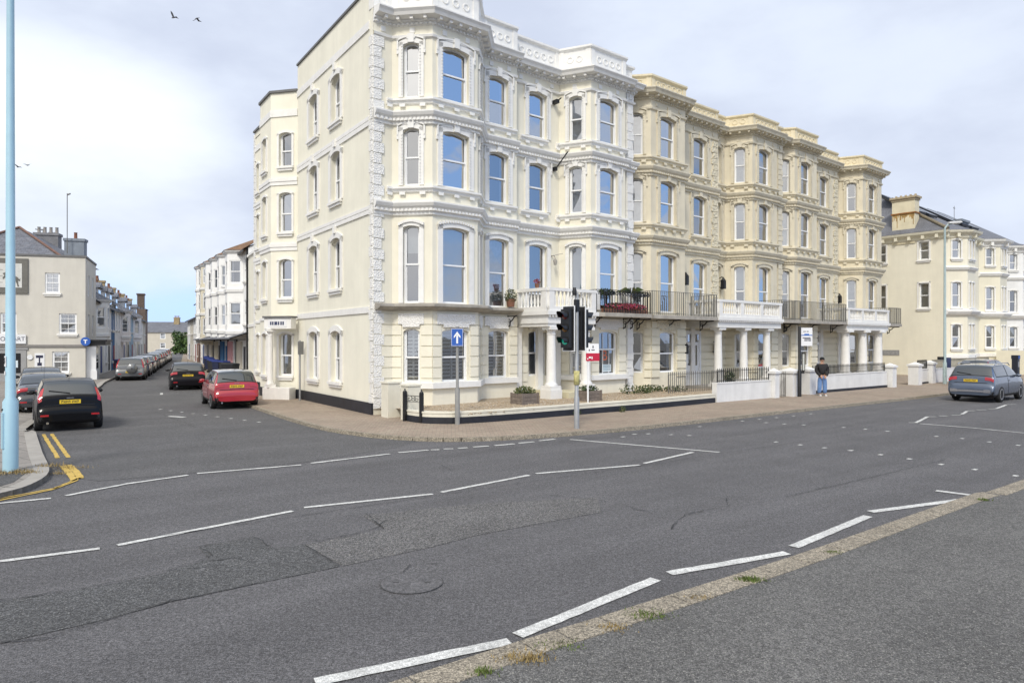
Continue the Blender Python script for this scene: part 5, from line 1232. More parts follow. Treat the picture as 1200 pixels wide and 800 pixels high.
class CarBody:
    def __init__(s,st,W_,zbelt,H,zb=.22):
        s.hw=W_/2; s.rows=[]
        for (y,zt,wk) in st:
            hw=s.hw*wk; belt=min(zbelt,zt-.09); g=max(0,min(1,(zt-zbelt)/(H-zbelt))); rw=.92+(.755-.92)*g
            low=zb+(.10 if abs(y)>.47*(st[-1][0]-st[0][0]) else 0)
            x7=hw*rw; z7=zt-.055
            s.rows.append([Vector(p) for p in [(0,y,low),(.80*hw,y,low),(.955*hw,y,low+.07),(hw,y,min(.50,belt-.12)),(hw*.992,y,min(.74,belt-.05)),(hw*.955,y,belt),((hw*.955+x7)/2+.012,y,(belt+z7)/2),(x7,y,z7),(x7*.88,y,zt-.014),(x7*.48,y,zt+.006),(0,y,zt+.014)]])
        s.n=len(s.rows); s.m=11
    def P(s,i,j):
        sg=1
        if j>10: j=20-j; sg=-1
        def row(r,j):
            r=max(0,min(s.n-1,r)); R_=s.rows[r]; k=min(9,int(j)); t=j-k
            g=lambda q: R_[q] if 0<=q<=10 else (Vector((-R_[20-q].x,R_[20-q].y,R_[20-q].z)) if q>10 else R_[0])
            return cr(g(k-1),g(k),g(k+1),g(k+2),t)
        k=min(s.n-2,int(i)); t=i-k
        p=cr(row(k-1,j),row(k,j),row(k+1,j),row(k+2,j),t); return Vector((p.x*sg,p.y,p.z))
    def patch(s,mb,i0,i1,j0,j1,ni,nj,off,mi=0,mirror=False):
        vs=[]
        for a in range(ni+1):
            for b in range(nj+1):
                i=i0+(i1-i0)*a/ni; j=j0+(j1-j0)*b/nj
                p=s.P(i,j); e=.03
                du=s.P(min(s.n-1.001,i+e),j)-s.P(max(0,i-e),j); dv=s.P(i,min(20,j+e))-s.P(i,max(0,j-e))
                nrm=dv.cross(du) ; nrm=-nrm if nrm.length==0 else nrm
                nrm.normalize(); 
                c=Vector((0,p.y,.7)); 
                if nrm.dot(p-Vector((0,p.y*.6,.75)))<0: nrm=-nrm
                q=p+nrm*off
                if mirror: q=Vector((-q.x,q.y,q.z))
                vs.append(q)
        mb.add(vs,[(a*(nj+1)+b,a*(nj+1)+b+1,(a+1)*(nj+1)+b+1,(a+1)*(nj+1)+b) for a in range(ni) for b in range(nj)],mi,True)
PROF={'hatch':[(-2.0,.50,.82),(-1.985,.64,.88),(-1.925,.74,.915),(-1.90,.99,.935),(-1.78,1.17,.945),(-1.62,1.36,.955),(-1.45,1.44,.965),(-1.0,1.475,.985),(-.4,1.48,1),(.1,1.45,1),(.45,1.36,1),(.85,1.14,1),(1.12,1.0,.99),(1.4,.93,.97),(1.7,.82,.92),(1.9,.68,.82),(1.98,.5,.70)],
'suv':[(-2.2,.55,.86),(-2.185,.70,.91),(-2.12,.82,.94),(-2.09,1.08,.95),(-1.98,1.26,.96),(-1.82,1.48,.965),(-1.62,1.57,.975),(-1.0,1.60,.99),(-.3,1.61,1),(.15,1.58,1),(.5,1.48,1),(.95,1.24,1),(1.25,1.09,.99),(1.6,1.03,.97),(1.9,.94,.93),(2.1,.78,.85),(2.18,.58,.74)],
'saloon':[(-2.22,.50,.82),(-2.2,.64,.88),(-2.13,.74,.915),(-2.11,.97,.93),(-1.85,1.02,.945),(-1.55,1.08,.955),(-1.05,1.34,.97),(-.6,1.42,.985),(-.1,1.43,1),(.25,1.39,1),(.6,1.29,1),(1.0,1.08,1),(1.3,.96,.99),(1.6,.90,.97),(1.9,.80,.92),(2.1,.66,.82),(2.2,.5,.70)]}
DIM={'hatch':(1.72,.95,1.48,1.24,-1.24,.30),'suv':(1.84,1.04,1.61,1.32,-1.30,.345),'saloon':(1.78,.92,1.43,1.38,-1.36,.315)}
def make_car(kind,pm,label,spare=False,lights='tall',plate_z=None,detail=True,roofm=None,wiper=True,cat='car',group=None,name='parked_car'):
    W_,zbelt,H,yf,yr,wr=DIM[kind]; B=CarBody(PROF[kind],W_,zbelt,H)
    root=empty(name,(0,0,0),0,label,cat,group)
    # closed body
    NI,NJ=(B.n-1)*3,30*2
    mb=MB(); rows=[]
    for a in range(NI+1):
        i=min(B.n-1.0001,(B.n-1)*a/NI); r=[B.P(i,20*b/NJ) for b in range(NJ)]
        rows.append(r)
    vs=[p for r in rows for p in r]; n=NJ; fs=[]
    for a in range(NI):
        for b in range(n): fs.append((a*n+b,(a+1)*n+b,(a+1)*n+(b+1)%n,a*n+(b+1)%n))
    mb.add(vs,fs,0,True); mb.add(rows[0],[tuple(range(n))],0); mb.add(rows[-1],[tuple(range(n-1,-1,-1))],0)
    for k,f in enumerate(mb.f):
        c=sum((Vector(mb.v[i]) for i in f),Vector())/len(f)
        if c.z<.36 or (len(f)==4 and c.z<.46 and abs(c.y)>abs(PROF[kind][0][0])-.12): mb.m[k]=1
    body=mb.build('body',[pm,BLACKP],root)
    import bmesh
    bm=bmesh.new(); bm.from_mesh(body.data); bmesh.ops.remove_doubles(bm,verts=bm.verts,dist=.0005); bmesh.ops.recalc_face_normals(bm,faces=bm.faces); bm.to_mesh(body.data); bm.free()
    q=MB()
    for y in (yf,yr):
        for sx in (1,-1):
            pts=[]; nn=28
            for k in range(nn): a=2*PI*k/nn; pts.append((y+(wr+.055)*math.cos(a),wr+(wr+.055)*math.sin(a)))
            xs=sorted((sx*(W_/2-.30),sx*(W_/2+.2)))
            v2=[(xs[0],a,b) for a,b in pts]+[(xs[1],a,b) for a,b in pts]
            q.add(v2,[tuple(range(nn)),tuple(range(2*nn-1,nn-1,-1))]+[(k,nn+k,nn+(k+1)%nn,(k+1)%nn) for k in range(nn)],1)
    cut=q.build('arch_cutter',[pm,BLACKP])
    md=body.modifiers.new('arches','BOOLEAN'); md.operation='DIFFERENCE'; md.object=cut; md.solver='EXACT'
    bpy.context.view_layer.update()
    me=bpy.data.meshes.new_from_object(body.evaluated_get(bpy.context.evaluated_depsgraph_get())); body.modifiers.clear(); body.data=me; bpy.data.objects.remove(cut)
    # black window surrounds, then glass
    a=MB(); (B.patch(a,3.2,5.72,7.2,12.8,10,12,.004) if kind!='saloon' else B.patch(a,4.95,6.5,7.2,12.8,8,12,.004)); a.build('rear_window_trim',BLACKP,root)
    for mir in (False,True): a=MB(); B.patch(a,5.3 if kind!='saloon' else 5.9,10.8,5.12,7.05,14,4,.004,0,mir); a.build('side_window_trim',BLACKP,root)
    a=MB(); B.patch(a,3.35,5.6,7.3,12.7,10,12,.008); a.build('rear_window',CARGLASS,root) if kind!='saloon' else None
    if kind=='saloon': a=MB(); B.patch(a,5.1,6.4,7.3,12.7,8,12,.008); a.build('rear_window',CARGLASS,root)
    a=MB(); B.patch(a,10.0,11.9,7.35,12.65,8,12,.008); a.build('windscreen',CARGLASS,root)
    r0=5.4 if kind!='saloon' else 6.0
    for mir in (False,True):
        a=MB(); B.patch(a,r0,7.75,5.3,6.95,8,4,.008,0,mir); B.patch(a,7.9,10.6,5.25,6.95,8,4,.008,0,mir); a.build('side_window',CARGLASS,root)
    if roofm:
        a=MB(); B.patch(a,5.7,9.9,7.2,12.8,12,12,.006); a.build('roof_panel',roofm,root)
    # lights
    for mir in (False,True):
        a=MB()
        if lights=='tall': B.patch(a,2.7,4.5,5.1,7.75,8,8,.014,0,mir)
        elif lights=='pillar': B.patch(a,2.6,5.6,5.8,7.6,10,6,.014,0,mir)
        else: B.patch(a,2.52,3.02,4.8,8.6,6,14,.016,0,mir)
        a.build('tail_light',REDL,root)
        a=MB(); B.patch(a,13.6,15.0,4.6,7.0,5,5,.012,0,mir); a.build('headlight',CLRL,root)
        s=-1 if mir else 1
        a=MB(); a.lathe((0,0,0),[(.03,-.12),(.09,-.08),(.10,.06),(.05,.11)],8); o=a.build('wing_mirror',pm if pm.name.find('black')<0 else BLACKP,root); o.location=(s*(W_/2+.06),.62 if kind!='suv' else .72,zbelt+.06); o.rotation_euler=(R(90),0,0); o.scale=(1.2,.75,.6)
    def yat(z):
        best=min((abs(B.P(k*.02,10).z-z),k*.02) for k in range(60,260)); return B.P(best[1],10).y if z>PROF[kind][0][1] else PROF[kind][0][0]
    pz=plate_z or (.80 if kind!='suv' else .88); y0=yat(pz)-.016
    a=MB(); a.box(-.26,.26,y0-.015,y0+.03,pz-.055,pz+.055); pl=a.build('number_plate',PLATEY,root)
    a=MB(); x=-.215; pr2=random.Random(hash(kind)%7)
    for k in range(7):
        w_=.042; 
        if k==4: x+=.03
        a.box(x,x+.012,y0-.018,y0-.014,pz-.036,pz+.036); a.box(x+.03,x+w_,y0-.018,y0-.014,pz-(.036 if k%2 else .01),pz+.036); a.box(x+.012,x+.03,y0-.018,y0-.014,pz-.008 if k%3 else pz+.022,pz+.006 if k%3 else pz+.036); x+=.058
    a.build('plate_lettering',PLTXT,pl)
    if detail:
        yb2=yat(pz+.11); a=MB(); a.box(-.09,.09,yb2-.012,yb2+.04,pz+.10,pz+.12); a.build('badge',CHROME,root)
        if wiper: a=MB(); p=B.P(3.55,10); q2=B.P(4.1,11.6); a.tube([p+Vector((0,-.03,0)),q2+Vector((0,-.03,0))],.012,5); a.build('wiper',BLACKP,root)
        zz_=.46; yb=PROF[kind][0][0]-.006
        a=MB(); a.box(-.72,-.52,yb-.005,yb+.08,zz_,zz_+.05); a.build('reflector',REDL,root); a=MB(); a.box(.52,.72,yb-.005,yb+.08,zz_,zz_+.05); a.build('reflector',REDL,root)
        a=MB(); a.tube([(-.55,-PROF[kind][0][0]*-1+.05,.27),(-.55,PROF[kind][0][0]-.01,.27)],.035,8); a.build('exhaust',CHROME,root)
        # shut lines of boot lid and doors
        a=MB()
        for sx in (1,-1):
            for ii in (7.8,):
                pts=[B.P(ii,2.2+k*.4) for k in range(8)]; a.tube([Vector((sx*(p.x+.002),p.y,p.z)) for p in pts],.006,4)
            p=B.P(8.0,4.55); a.box(sx*(p.x+.001)-.015,sx*(p.x+.001)+.015,p.y-.1,p.y+.1,p.z-.015,p.z+.015)
        a=a if False else a; a.build('door_shut_lines',BLACKP,root); a=MB(); a.tube([(-.62,PROF[kind][2][0]-.012,PROF[kind][2][1]+.02),(.62,PROF[kind][2][0]-.012,PROF[kind][2][1]+.02)],.010,4); a.build('shut_lines',BLACKP,root)
        a=MB(); a.tube([(0,B.P(6.3,10).y,B.P(6.3,10).z),(0,B.P(6.3,10).y-.12,B.P(6.3,10).z+.25)],.006,4); a.build('aerial',BLACKP,root)
    # wheels
    def wheel(x,y,s):
        wq=empty('wheel',(x,y,wr)); wq.parent=root; wq.rotation_euler=(0,R(90)*s,0)
        a=MB(); a.lathe((0,0,0),[(wr*.62,-.10),(wr*.92,-.105),(wr,-.07),(wr,.07),(wr*.92,.105),(wr*.62,.10)],28); a.build('tyre',RUBBER,wq)
        a=MB(); a.lathe((0,0,0),[(wr*.64,.06),(wr*.66,.103),(wr*.60,.103),(wr*.56,.05),(0.02,.04)],28); 
        for k in range(5):
            an=k*2*PI/5; d=Vector((math.cos(an),math.sin(an),0)); e=Vector((-d.y,d.x,0))*.035
            a.hexa([d*.03-e*1.3+Vector((0,0,.04)),d*.03+e*1.3+Vector((0,0,.04)),d*wr*.62+e+Vector((0,0,.04)),d*wr*.62-e+Vector((0,0,.04)),d*.03-e*1.3+Vector((0,0,.10)),d*.03+e*1.3+Vector((0,0,.10)),d*wr*.62+e+Vector((0,0,.095)),d*wr*.62-e+Vector((0,0,.095))])
        a.build('rim',ALLOY,wq)
    for y in (yf,yr):
        for s in (1,-1): wheel(s*(W_/2-.11),y,s)
    if spare:
        a=MB(); a.lathe((0,0,0),[(.30,-.1),(.345,-.06),(.345,.06),(.31,.10),(.05,.115)],24); o=a.build('spare_wheel',pm,root); o.rotation_euler=(R(90),0,0); o.location=(.12,PROF[kind][0][0]-.12,.86)
        a=MB(); a.box(-.03,.03,-.05,.05,.112,.125); a.box(-.06,.06,.02,.045,.112,.125); pass; o2=a.build('cover_emblem',BLACKP,o)
    return root
def place(o,rear,head,L,z=0.0):
    """rear = ground point of the middle of the rear bumper, head = degrees left of +y"""
    a=R(head); d=Vector((-math.sin(a),math.cos(a))); p=Vector(rear)+d*L/2; o.location=(p.x,p.y,z); o.rotation_euler=(0,0,a); return o
c=make_car('hatch',paint('black',(.003,.003,.004)),'shiny black hatchback parked nearest on the left, rear to the camera',lights='tall',plate_z=.86); place(c,(-12.78,20.05),35.5,3.97)
c=make_car('saloon',paint('dark_silver',(.045,.047,.052),.4),'dark grey saloon parked in front of the black hatchback',lights='wide'); place(c,(-16.45,24.4),35,4.4)
c=make_car('saloon',paint('charcoal',(.03,.032,.036),.4),'charcoal saloon parked beyond the dark grey one, mostly hidden',lights='wide'); place(c,(-20.3,29.9),34,4.4); c.name='parked_car'
c=make_car('hatch',paint('red',(.36,.010,.022)),'red hatchback with dark roof parked beside the corner building',lights='wide',plate_z=.88,roofm=mat('grey_roof_paint',(.25,.26,.28),.25,.03,2,coat=1)); place(c,(-10.55,26.6),31,3.95)
redcar=c
c=make_car('suv',paint('black_pearl',(.005,.004,.006)),'black estate car parked ahead of the red hatchback with maroon tail lights',lights='wide'); place(c,(-17.25,36.9),27,4.36); c.scale=(.98,1.0,.90)
c=make_car('suv',paint('silver',(.16,.165,.17),.5),'silver off-roader with spare wheel on its tailgate, first in the left row',spare=True,lights='pillar',plate_z=.62,wiper=False); place(c,(-25.25,45.8),25.5,4.36)
silver=c; c.scale=(.97,1,.94)
c=make_car('suv',paint('steel_grey',(.10,.125,.175),.5),'grey car driving away on the seafront road, right edge',lights='wide',plate_z=.93,name='moving_car'); place(c,(19.65,29.72),-50.7,4.36)
# bumper skid trim on the grey car
q=MB(); q.box(-.70,.70,-2.225,-2.16,.45,.53); q.box(-.76,-.5,-2.222,-2.15,.43,.56); q.box(.5,.76,-2.222,-2.15,.43,.56); q.build('skid_trim',CHROME,c)
q=MB(); q.tube([(-.70,-1.5,1.60),(-.72,-1.2,1.66),(-.74,.1,1.66),(-.72,.4,1.55)],.02,6); q.build('roof_rail',CHROME,c); q=MB(); q.tube([(.70,-1.5,1.60),(.72,-1.2,1.66),(.74,.1,1.66),(.72,.4,1.55)],.02,6); q.build('roof_rail',CHROME,c)
rc=copy_tree(redcar); rc['label']='red car half on the pavement behind the grey one, only its roof showing'; place(rc,(25.7,38.7),-50.7,3.95,0.1)
# the row beyond the silver off-roader, alternating shapes and paints
protos={'navy':make_car('hatch',paint('navy',(.02,.03,.075)),'x',detail=False),'grey':make_car('saloon',paint('mid_grey',(.12,.125,.13),.5),'x',lights='wide',detail=False),'white':make_car('suv',paint('white',(.62,.62,.62)),'x',lights='pillar',detail=False),'blackh':make_car('hatch',paint('black_two',(.008,.008,.01)),'x',detail=False),'pale':make_car('hatch',paint('pale_silver',(.38,.39,.40),.6),'x',detail=False)}
LN={'navy':4.0,'grey':4.4,'white':4.36,'blackh':4.0,'pale':4.0}
row=[('navy','navy hatchback directly beyond the silver off-roader'),('grey','mid grey saloon third in the left row of parked cars'),('blackh','black hatchback fourth in the left row of parked cars'),('grey','mid grey saloon fifth in the left row, past a black hatchback'),('pale','pale silver hatchback in the middle of the left row'),('blackh','black hatchback seventh in the left row, past a pale silver one'),('pale','pale silver hatchback eighth in the left row of parked cars'),('white','white car next to last in the left row of parked cars'),('white','white car at the far end of the left row'),]
used=set(); pos=Vector((-25.25,45.8)); dl=Vector((-math.sin(R(24.4)),math.cos(R(24.4)))); off=4.36+1.1
for k,lb in row:
    o=protos[k] if k not in used else copy_tree(protos[k]); used.add(k)
    o['label']=lb; o['group']='cars parked along the left kerb of the side street'; p=pos+dl*off; place(o,(p.x,p.y),24.4,LN[k]); off+=LN[k]+1.35
silver['group']='cars parked along the left kerb of the side street'

# ------------------------------------------------------------------ street furniture
BLUEP=mat('pale_blue_post_paint',(.36,.56,.66),.45,.05,4,coat=.2,streak=.12); GALV=mat('galvanised_steel',(.36,.37,.38),.5,.12,6,metal=.4); GREYP=mat('grey_post_paint',(.27,.27,.26),.6,.12,6,streak=.2)
LAMPG=mat('lamp_glass',(.7,.7,.68),.3,.03,3)
def lamp(loc,h,r0,r1,hb,m,label,rz=0,arm=1.1,box=None):
    r=empty('street_lamp',(loc[0],loc[1],loc[2]),rz,label,'street lamp')
    q=MB(); q.lathe((0,0,0),[(r0,0),(r0,hb-.08),(r1*1.05,hb),(r1*.75,h)],20); q.build('post',m,r)
    q=MB(); q.tube([(0,0,h-.02),(.15,0,h+.18),(.4,0,h+.26),(arm,0,h+.30)],[r1*.75,r1*.6,r1*.5,.025],8); q.build('arm',m,r)
    q=MB(); q.hexa([(arm-.35,-.13,h+.26),(arm+.45,-.10,h+.33),(arm+.45,.10,h+.33),(arm-.35,.13,h+.26),(arm-.30,-.08,h+.38),(arm+.38,-.06,h+.42),(arm+.38,.06,h+.42),(arm-.30,.08,h+.38)]); q.build('lantern',mat('lantern_grey',(.5,.5,.5),.5,.05,4),r)
    q=MB(); q.hexa([(arm-.2,-.09,h+.24),(arm+.35,-.08,h+.29),(arm+.35,.08,h+.29),(arm-.2,.09,h+.24),(arm-.2,-.09,h+.275),(arm+.35,-.08,h+.32),(arm+.35,.08,h+.32),(arm-.2,.09,h+.275)]); q.build('lens',LAMPG,r)
    q=MB(); q.box(-r0*.45,r0*.45,-r0-.012,-r0+.02,.45,hb*.8); q.build('access_door',m,r)
    return r
l1=lamp((-9.67,13.36,.1),9.6,.13,.082,1.42,BLUEP,'tall pale blue lamp post on the left pavement, nearest the camera',R(-40),1.4)
q=MB(); q.box(-.05,.05,-.088,-.08,2.02,2.22); q.box(-.035,.035,-.092,-.088,1.86,1.93); q.build('post_sticker',UPVC,l1)
q=MB(); q.tube([(-.02,-.095,2.07),(.01,-.095,2.12),(-.01,-.095,2.15),(.02,-.095,2.19)],.006,4); q.tube([(-.02,-.136,1.18),(.03,-.136,1.21)],.012,4); q.build('sticker_mark',IRON,l1)
l2=lamp((25.61,41.0,.1),9.2,.11,.075,1.3,mat('pale_green_grey_post',(.36,.45,.46),.5,.08,4,streak=.1),'slim pale grey lamp post on the pavement in front of the yellow house',0,.55)
q=MB(); q.box(.08,.34,-.05,.22,.95,1.55); q.build('control_box',mat('control_box_blue',(.03,.045,.11),.5,.1,4),l2); q=MB(); q.box(-.32,-.08,-.05,.2,1.42,1.6); q.build('notice_pouch',IRON,l2)
l3=lamp((-19.85,49.6,.1),6.0,.09,.06,1.1,GALV,'street lamp leaning over the side street beside the white bay houses',R(200),.5)
# traffic light
tlp=W(2.76,-7.04); t=empty('traffic_light',(tlp[0],tlp[1],.1),TH,'traffic light with two black signal heads on one grey pole at the kerb','traffic light')
q=MB(); q.lathe((0,0,0),[(.075,0),(.075,.9),(.057,.94),(.057,3.85),(.045,3.9)],18); q.build('pole',GALV,t)
q=MB(); q.lathe((0,0,1.25),[(.06,0),(.085,.01),(.085,.40),(.06,.41)],16); q.build('sticker_band',mat('yellow_peeling_sticker',(.50,.46,.20),.8,.4,14),t)
def sighead(dx,ang,lit):
    h=empty('signal_head',(dx[0],dx[1],2.32)); h.parent=t; h.rotation_euler=(0,0,ang)   # faces local -y
    q=MB(); q.box(-.16,.16,-.10,.12,0,1.10); q.box(-.14,.14,.12,.17,.05,1.05); 
    for k in range(3):
        zc=.19+k*.36; n=14
        for s in range(n):
            a0=PI*(-.12+1.24*s/n); a1=PI*(-.12+1.24*(s+1)/n); L=.30
            p=[(.125*math.cos(a0),-.10,zc+.125*math.sin(a0)),(.125*math.cos(a1),-.10,zc+.125*math.sin(a1)),(.118*math.cos(a1),-.10-L*(.55+.45*math.sin(max(0,min(PI,a1)))),zc+.118*math.sin(a1)),(.118*math.cos(a0),-.10-L*(.55+.45*math.sin(max(0,min(PI,a0)))),zc+.118*math.sin(a0))]
            q.quad(*p); q.quad(*[(x*1.06,y,zc+(z-zc)*1.06) for x,y,z in reversed(p)])
    q.build('housing',BLACKP,h) if False else None
    o=q.build('housing',BLACKP,h)
    q=MB(); q.box(-.21,.21,.055,.075,-.08,1.18); o2=q.build('backing_board',mat('board_black',(.018,.018,.02),.5,.1,4),h)
    q=MB(); 
    for a,b,c,d in ((-.232,-.21,-.102,1.202),(.21,.232,-.102,1.202)): q.box(a,b,.052,.078,c,d)
    q.box(-.21,.21,.052,.078,-.102,-.08); q.box(-.21,.21,.052,.078,1.18,1.202); q.build('board_border',UPVC,h)
    for k,(nm,c,on) in enumerate((('green',(.02,.30,.22),lit),('amber',(.22,.10,.02),False),('red',(.16,.02,.02),False))):
        q=MB(); q.lathe((0,0,0),[(.105,0),(.09,.03),(.04,.045),(.005,.05)],18); o=q.build('lens',mat('lens_'+nm+('_lit' if on else ''),c,.2,.1,6,emit=((.05,.75,.55),.12) if on else None),h); o.location=(0,-.10,.19+k*.36); o.rotation_euler=(R(90),0,0)
    return h
sighead((-.28,.10),R(-86),True); sighead((.27,.05),R(86),False)
q=MB(); 
for z in (2.45,3.3): q.tube([(-.28,.1,z),(0,0,z),(.26,.05,z)],.025,6)
q.box(-.06,.06,-.06,.06,3.35,3.7); q.build('brackets',BLACKP,t)
q=MB(); q.lathe((-.12,-.03,3.82),[(.06,0),(.07,.1),(.04,.22)],8); q.build('detector',BLACKP,t)
# one way sign
sg=empty('one_way_sign',(-1.65,20.93,.1),0,'blue square sign with white upward arrow on a grey post by the garden wall','road sign')
q=MB(); q.lathe((0,0,0),[(.075,0),(.075,1.05),(.045,1.12),(.045,2.95)],16); q.build('post',GREYP,sg)
q=MB(); q.box(-.18,.18,-.075,-.055,2.36,2.89); q.build('sign_plate',MATS['sign_blue'],sg)
q=MB(); q.box(-.028,.028,-.079,-.0755,2.44,2.70); q.add([(-.10,-.079,2.66),(0,-.079,2.80),(.10,-.079,2.66),(.10,-.079,2.60),(0,-.079,2.71),(-.10,-.079,2.60)],[(0,1,4,5),(1,2,3,4)]); q.box(-.17,.17,-.0785,-.0755,2.37,2.378); q.box(-.17,.17,-.0785,-.0755,2.872,2.88); q.box(-.17,-.162,-.0785,-.0755,2.378,2.872); q.box(.162,.17,-.0785,-.0755,2.378,2.872); q.build('arrow',UPVC,sg)
# small edge-on sign on the side street pavement
p=(-9.0,29.4); s2=empty('street_sign_post',(p[0],p[1],.1),R(62),'slim grey post with a small plate seen edge-on by the side wall','road sign')
q=MB(); q.lathe((0,0,0),[(.04,0),(.04,2.55)],12); q.build('post',GALV,s2); q=MB(); q.box(-.16,.16,-.06,-.04,1.95,2.5); q.build('sign_plate',mat('plate_back_grey',(.22,.22,.22),.5,.1,3),s2)
# estate agent board
eb=empty('estate_agent_board',(2.72,24.85,.40),R(12),'white and red estate agent board on a thin white pole in the gravel bed','sign board')
q=MB(); q.box(-.025,.025,-.02,.02,0,2.1); q.build('pole',UPVC,eb); q=MB(); q.box(-.06,.40,-.045,-.02,1.62,2.12); q.build('board',UPVC,eb)
q=MB(); q.box(-.08,.42,-.05,-.022,1.50,1.78); q.build('red_panel',mat('sign_red',(.48,.012,.05),.5,.05,3),eb)
q=MB(); q.box(.02,.10,-.055,-.05,1.60,1.66); q.box(.12,.16,-.055,-.05,1.57,1.66); q.box(-.04,.0,-.055,-.05,1.56,1.60); q.build('panel_lettering',UPVC,eb)
q=MB(); q.box(.02,.06,-.049,-.045,1.86,1.92); q.box(.12,.24,-.049,-.045,1.88,1.91); q.box(.16,.20,-.049,-.045,1.96,2.05); q.build('board_lettering',MATS['sign_navy'],eb)
# bus stop
bs=empty('bus_stop',(13.05,31.45,.1),R(-16),'black bus stop pole with white and blue flag standing on the pavement','bus stop')
q=MB(); q.lathe((0,0,0),[(.085,0),(.085,1.15),(.062,1.2),(.062,3.16),(.05,3.2)],14); q.build('pole',IRON,bs)
q=MB(); q.box(.07,.54,-.02,.02,2.30,3.12); q.build('flag',mat('flag_white',(.72,.74,.78),.5,.03,2),bs)
q=MB(); q.box(.07,.54,-.024,-.02,2.76,2.80); q.box(.2,.4,-.024,-.02,2.80,2.85); q.build('flag_stripe',mat('flag_blue',(.03,.13,.45),.5,.05,2),bs)
q=MB()
for x0,x1,z in ((.16,.22,2.95),(.24,.28,2.95),(.31,.38,2.95),(.13,.46,2.66),(.2,.48,2.60),(.2,.34,2.54),(.36,.48,2.54)): q.box(x0,x1,-.025,-.02,z-.018,z+.018)
q.build('flag_lettering',MATS['sign_navy'],bs)
q=MB(); q.box(.09,.13,-.02,.02,1.15,2.0); q.box(.21,.235,-.02,.02,1.15,2.0); q.box(.13,.21,-.02,.02,1.15,1.2); q.box(.13,.21,-.02,.02,1.94,2.0); q.box(.0,.2,-.03,.03,1.05,1.15); q.build('timetable_case',IRON,bs)
q=MB(); q.box(.13,.21,-.01,.01,1.2,1.94); q.build('timetable',mat('timetable_paper',(.5,.52,.5),.6,.3,16),bs)
# ticket machine
tm=empty('ticket_machine',(27.55,37.9,.1),TH,'dark blue parking ticket machine at the right edge behind the grey car','ticket machine')
q=MB(); q.box(-.17,.17,-.14,.14,0,1.55); q.box(-.19,.19,-.16,.16,1.55,1.75); q.build('cabinet',mat('machine_black',(.015,.018,.03),.4,.1,4),tm); q=MB(); q.box(-.13,.13,-.165,-.16,1.2+.36,1.72); q.build('blue_panel',MATS['sign_blue'],tm); q=MB(); q.box(-.10,.10,-.146,-.14,1.1,1.4); q.build('display',mat('machine_grey',(.3,.3,.32),.4,.1,4),tm)
# wheelie bins
def make_bin(body,lid):
    r=empty('wheelie_bin',(0,0,.1),0,'x','bin')
    q=MB(); q.hexa([(-.22,-.24,.08),(.22,-.24,.08),(.22,.24,.08),(-.22,.24,.08),(-.28,-.32,1.0),(.28,-.32,1.0),(.28,.30,1.0),(-.28,.30,1.0)]); q.box(-.29,.29,-.33,.31,.94,1.0); q.build('bin_body',body,r)
    q=MB(); q.hexa([(-.30,-.36,1.0),(.30,-.36,1.0),(.30,.34,1.0),(-.30,.34,1.0),(-.26,-.30,1.07),(.26,-.30,1.07),(.26,.30,1.09),(-.26,.30,1.09)]); q.tube([(-.25,.36,1.0),(.25,.36,1.0)],.025,6); q.build('lid',lid,r)
    for s in (-1,1):
        q=MB(); q.lathe((0,0,0),[(.10,-.03),(.10,.03)],14); o=q.build('wheel',RUBBER,r); o.rotation_euler=(0,R(90),0); o.location=(s*.25,.24,.10)
    return r
DGB=mat('bin_dark_grey',(.035,.037,.042),.6,.1,5); BLB=mat('bin_lid_blue',(.02,.04,.20),.5,.1,5); BLKB=mat('bin_black',(.012,.013,.018),.6,.1,5)
pb=make_bin(DGB,BLB); pk=make_bin(BLKB,BLKB); pn=make_bin(mat('bin_navy',(.02,.028,.07),.6,.1,5),BLB)
bins=[(pb,-21.0,50.6,-.2,'blue lidded grey bin nearest on the right pavement below the pink doorway'),(pn,-21.9,51.6,.1,'navy bin with blue lid second in the right row of bins'),(pb,-22.9,53.4,0,'blue lidded grey bin third in the right row of bins'),(pb,-24.2,56.0,.2,'blue lidded grey bin fourth in the right row, slightly turned'),(pn,-26.3,60.2,0,'navy bin with blue lid fifth in the right row of bins'),(pb,-27.8,63.5,-.1,'blue lidded grey bin sixth in the right row of bins'),(pb,-30.0,68.2,.1,'blue lidded grey bin at the far end of the right row'),
 (pk,-19.0,46.3,.3,'plain black bin nearest the low cream house on the right pavement'),(pk,-18.3,45.4,.0,'plain black bin right of another black bin by the low cream house'),
 (pn,-31.6,55.8,.5,'navy bin with blue lid at the left end of the group by the shop canopy'),(pk,-31.0,56.6,.4,'plain black bin in the middle of the group left of the silver off-roader'),(pk,-30.4,57.4,.3,'plain black bin at the right end of the group left of the silver off-roader')]
ub=set()
for o,x,y,a,lb in bins:
    b=o if o.name not in ub else copy_tree(o); ub.add(o.name) if b is o else None
    b.location=(x,y,.1); b.rotation_euler=(0,0,R(62)+a if x>-29 else R(-60)+a); b['label']=lb; b['group']='wheelie bins on the side street pavements'
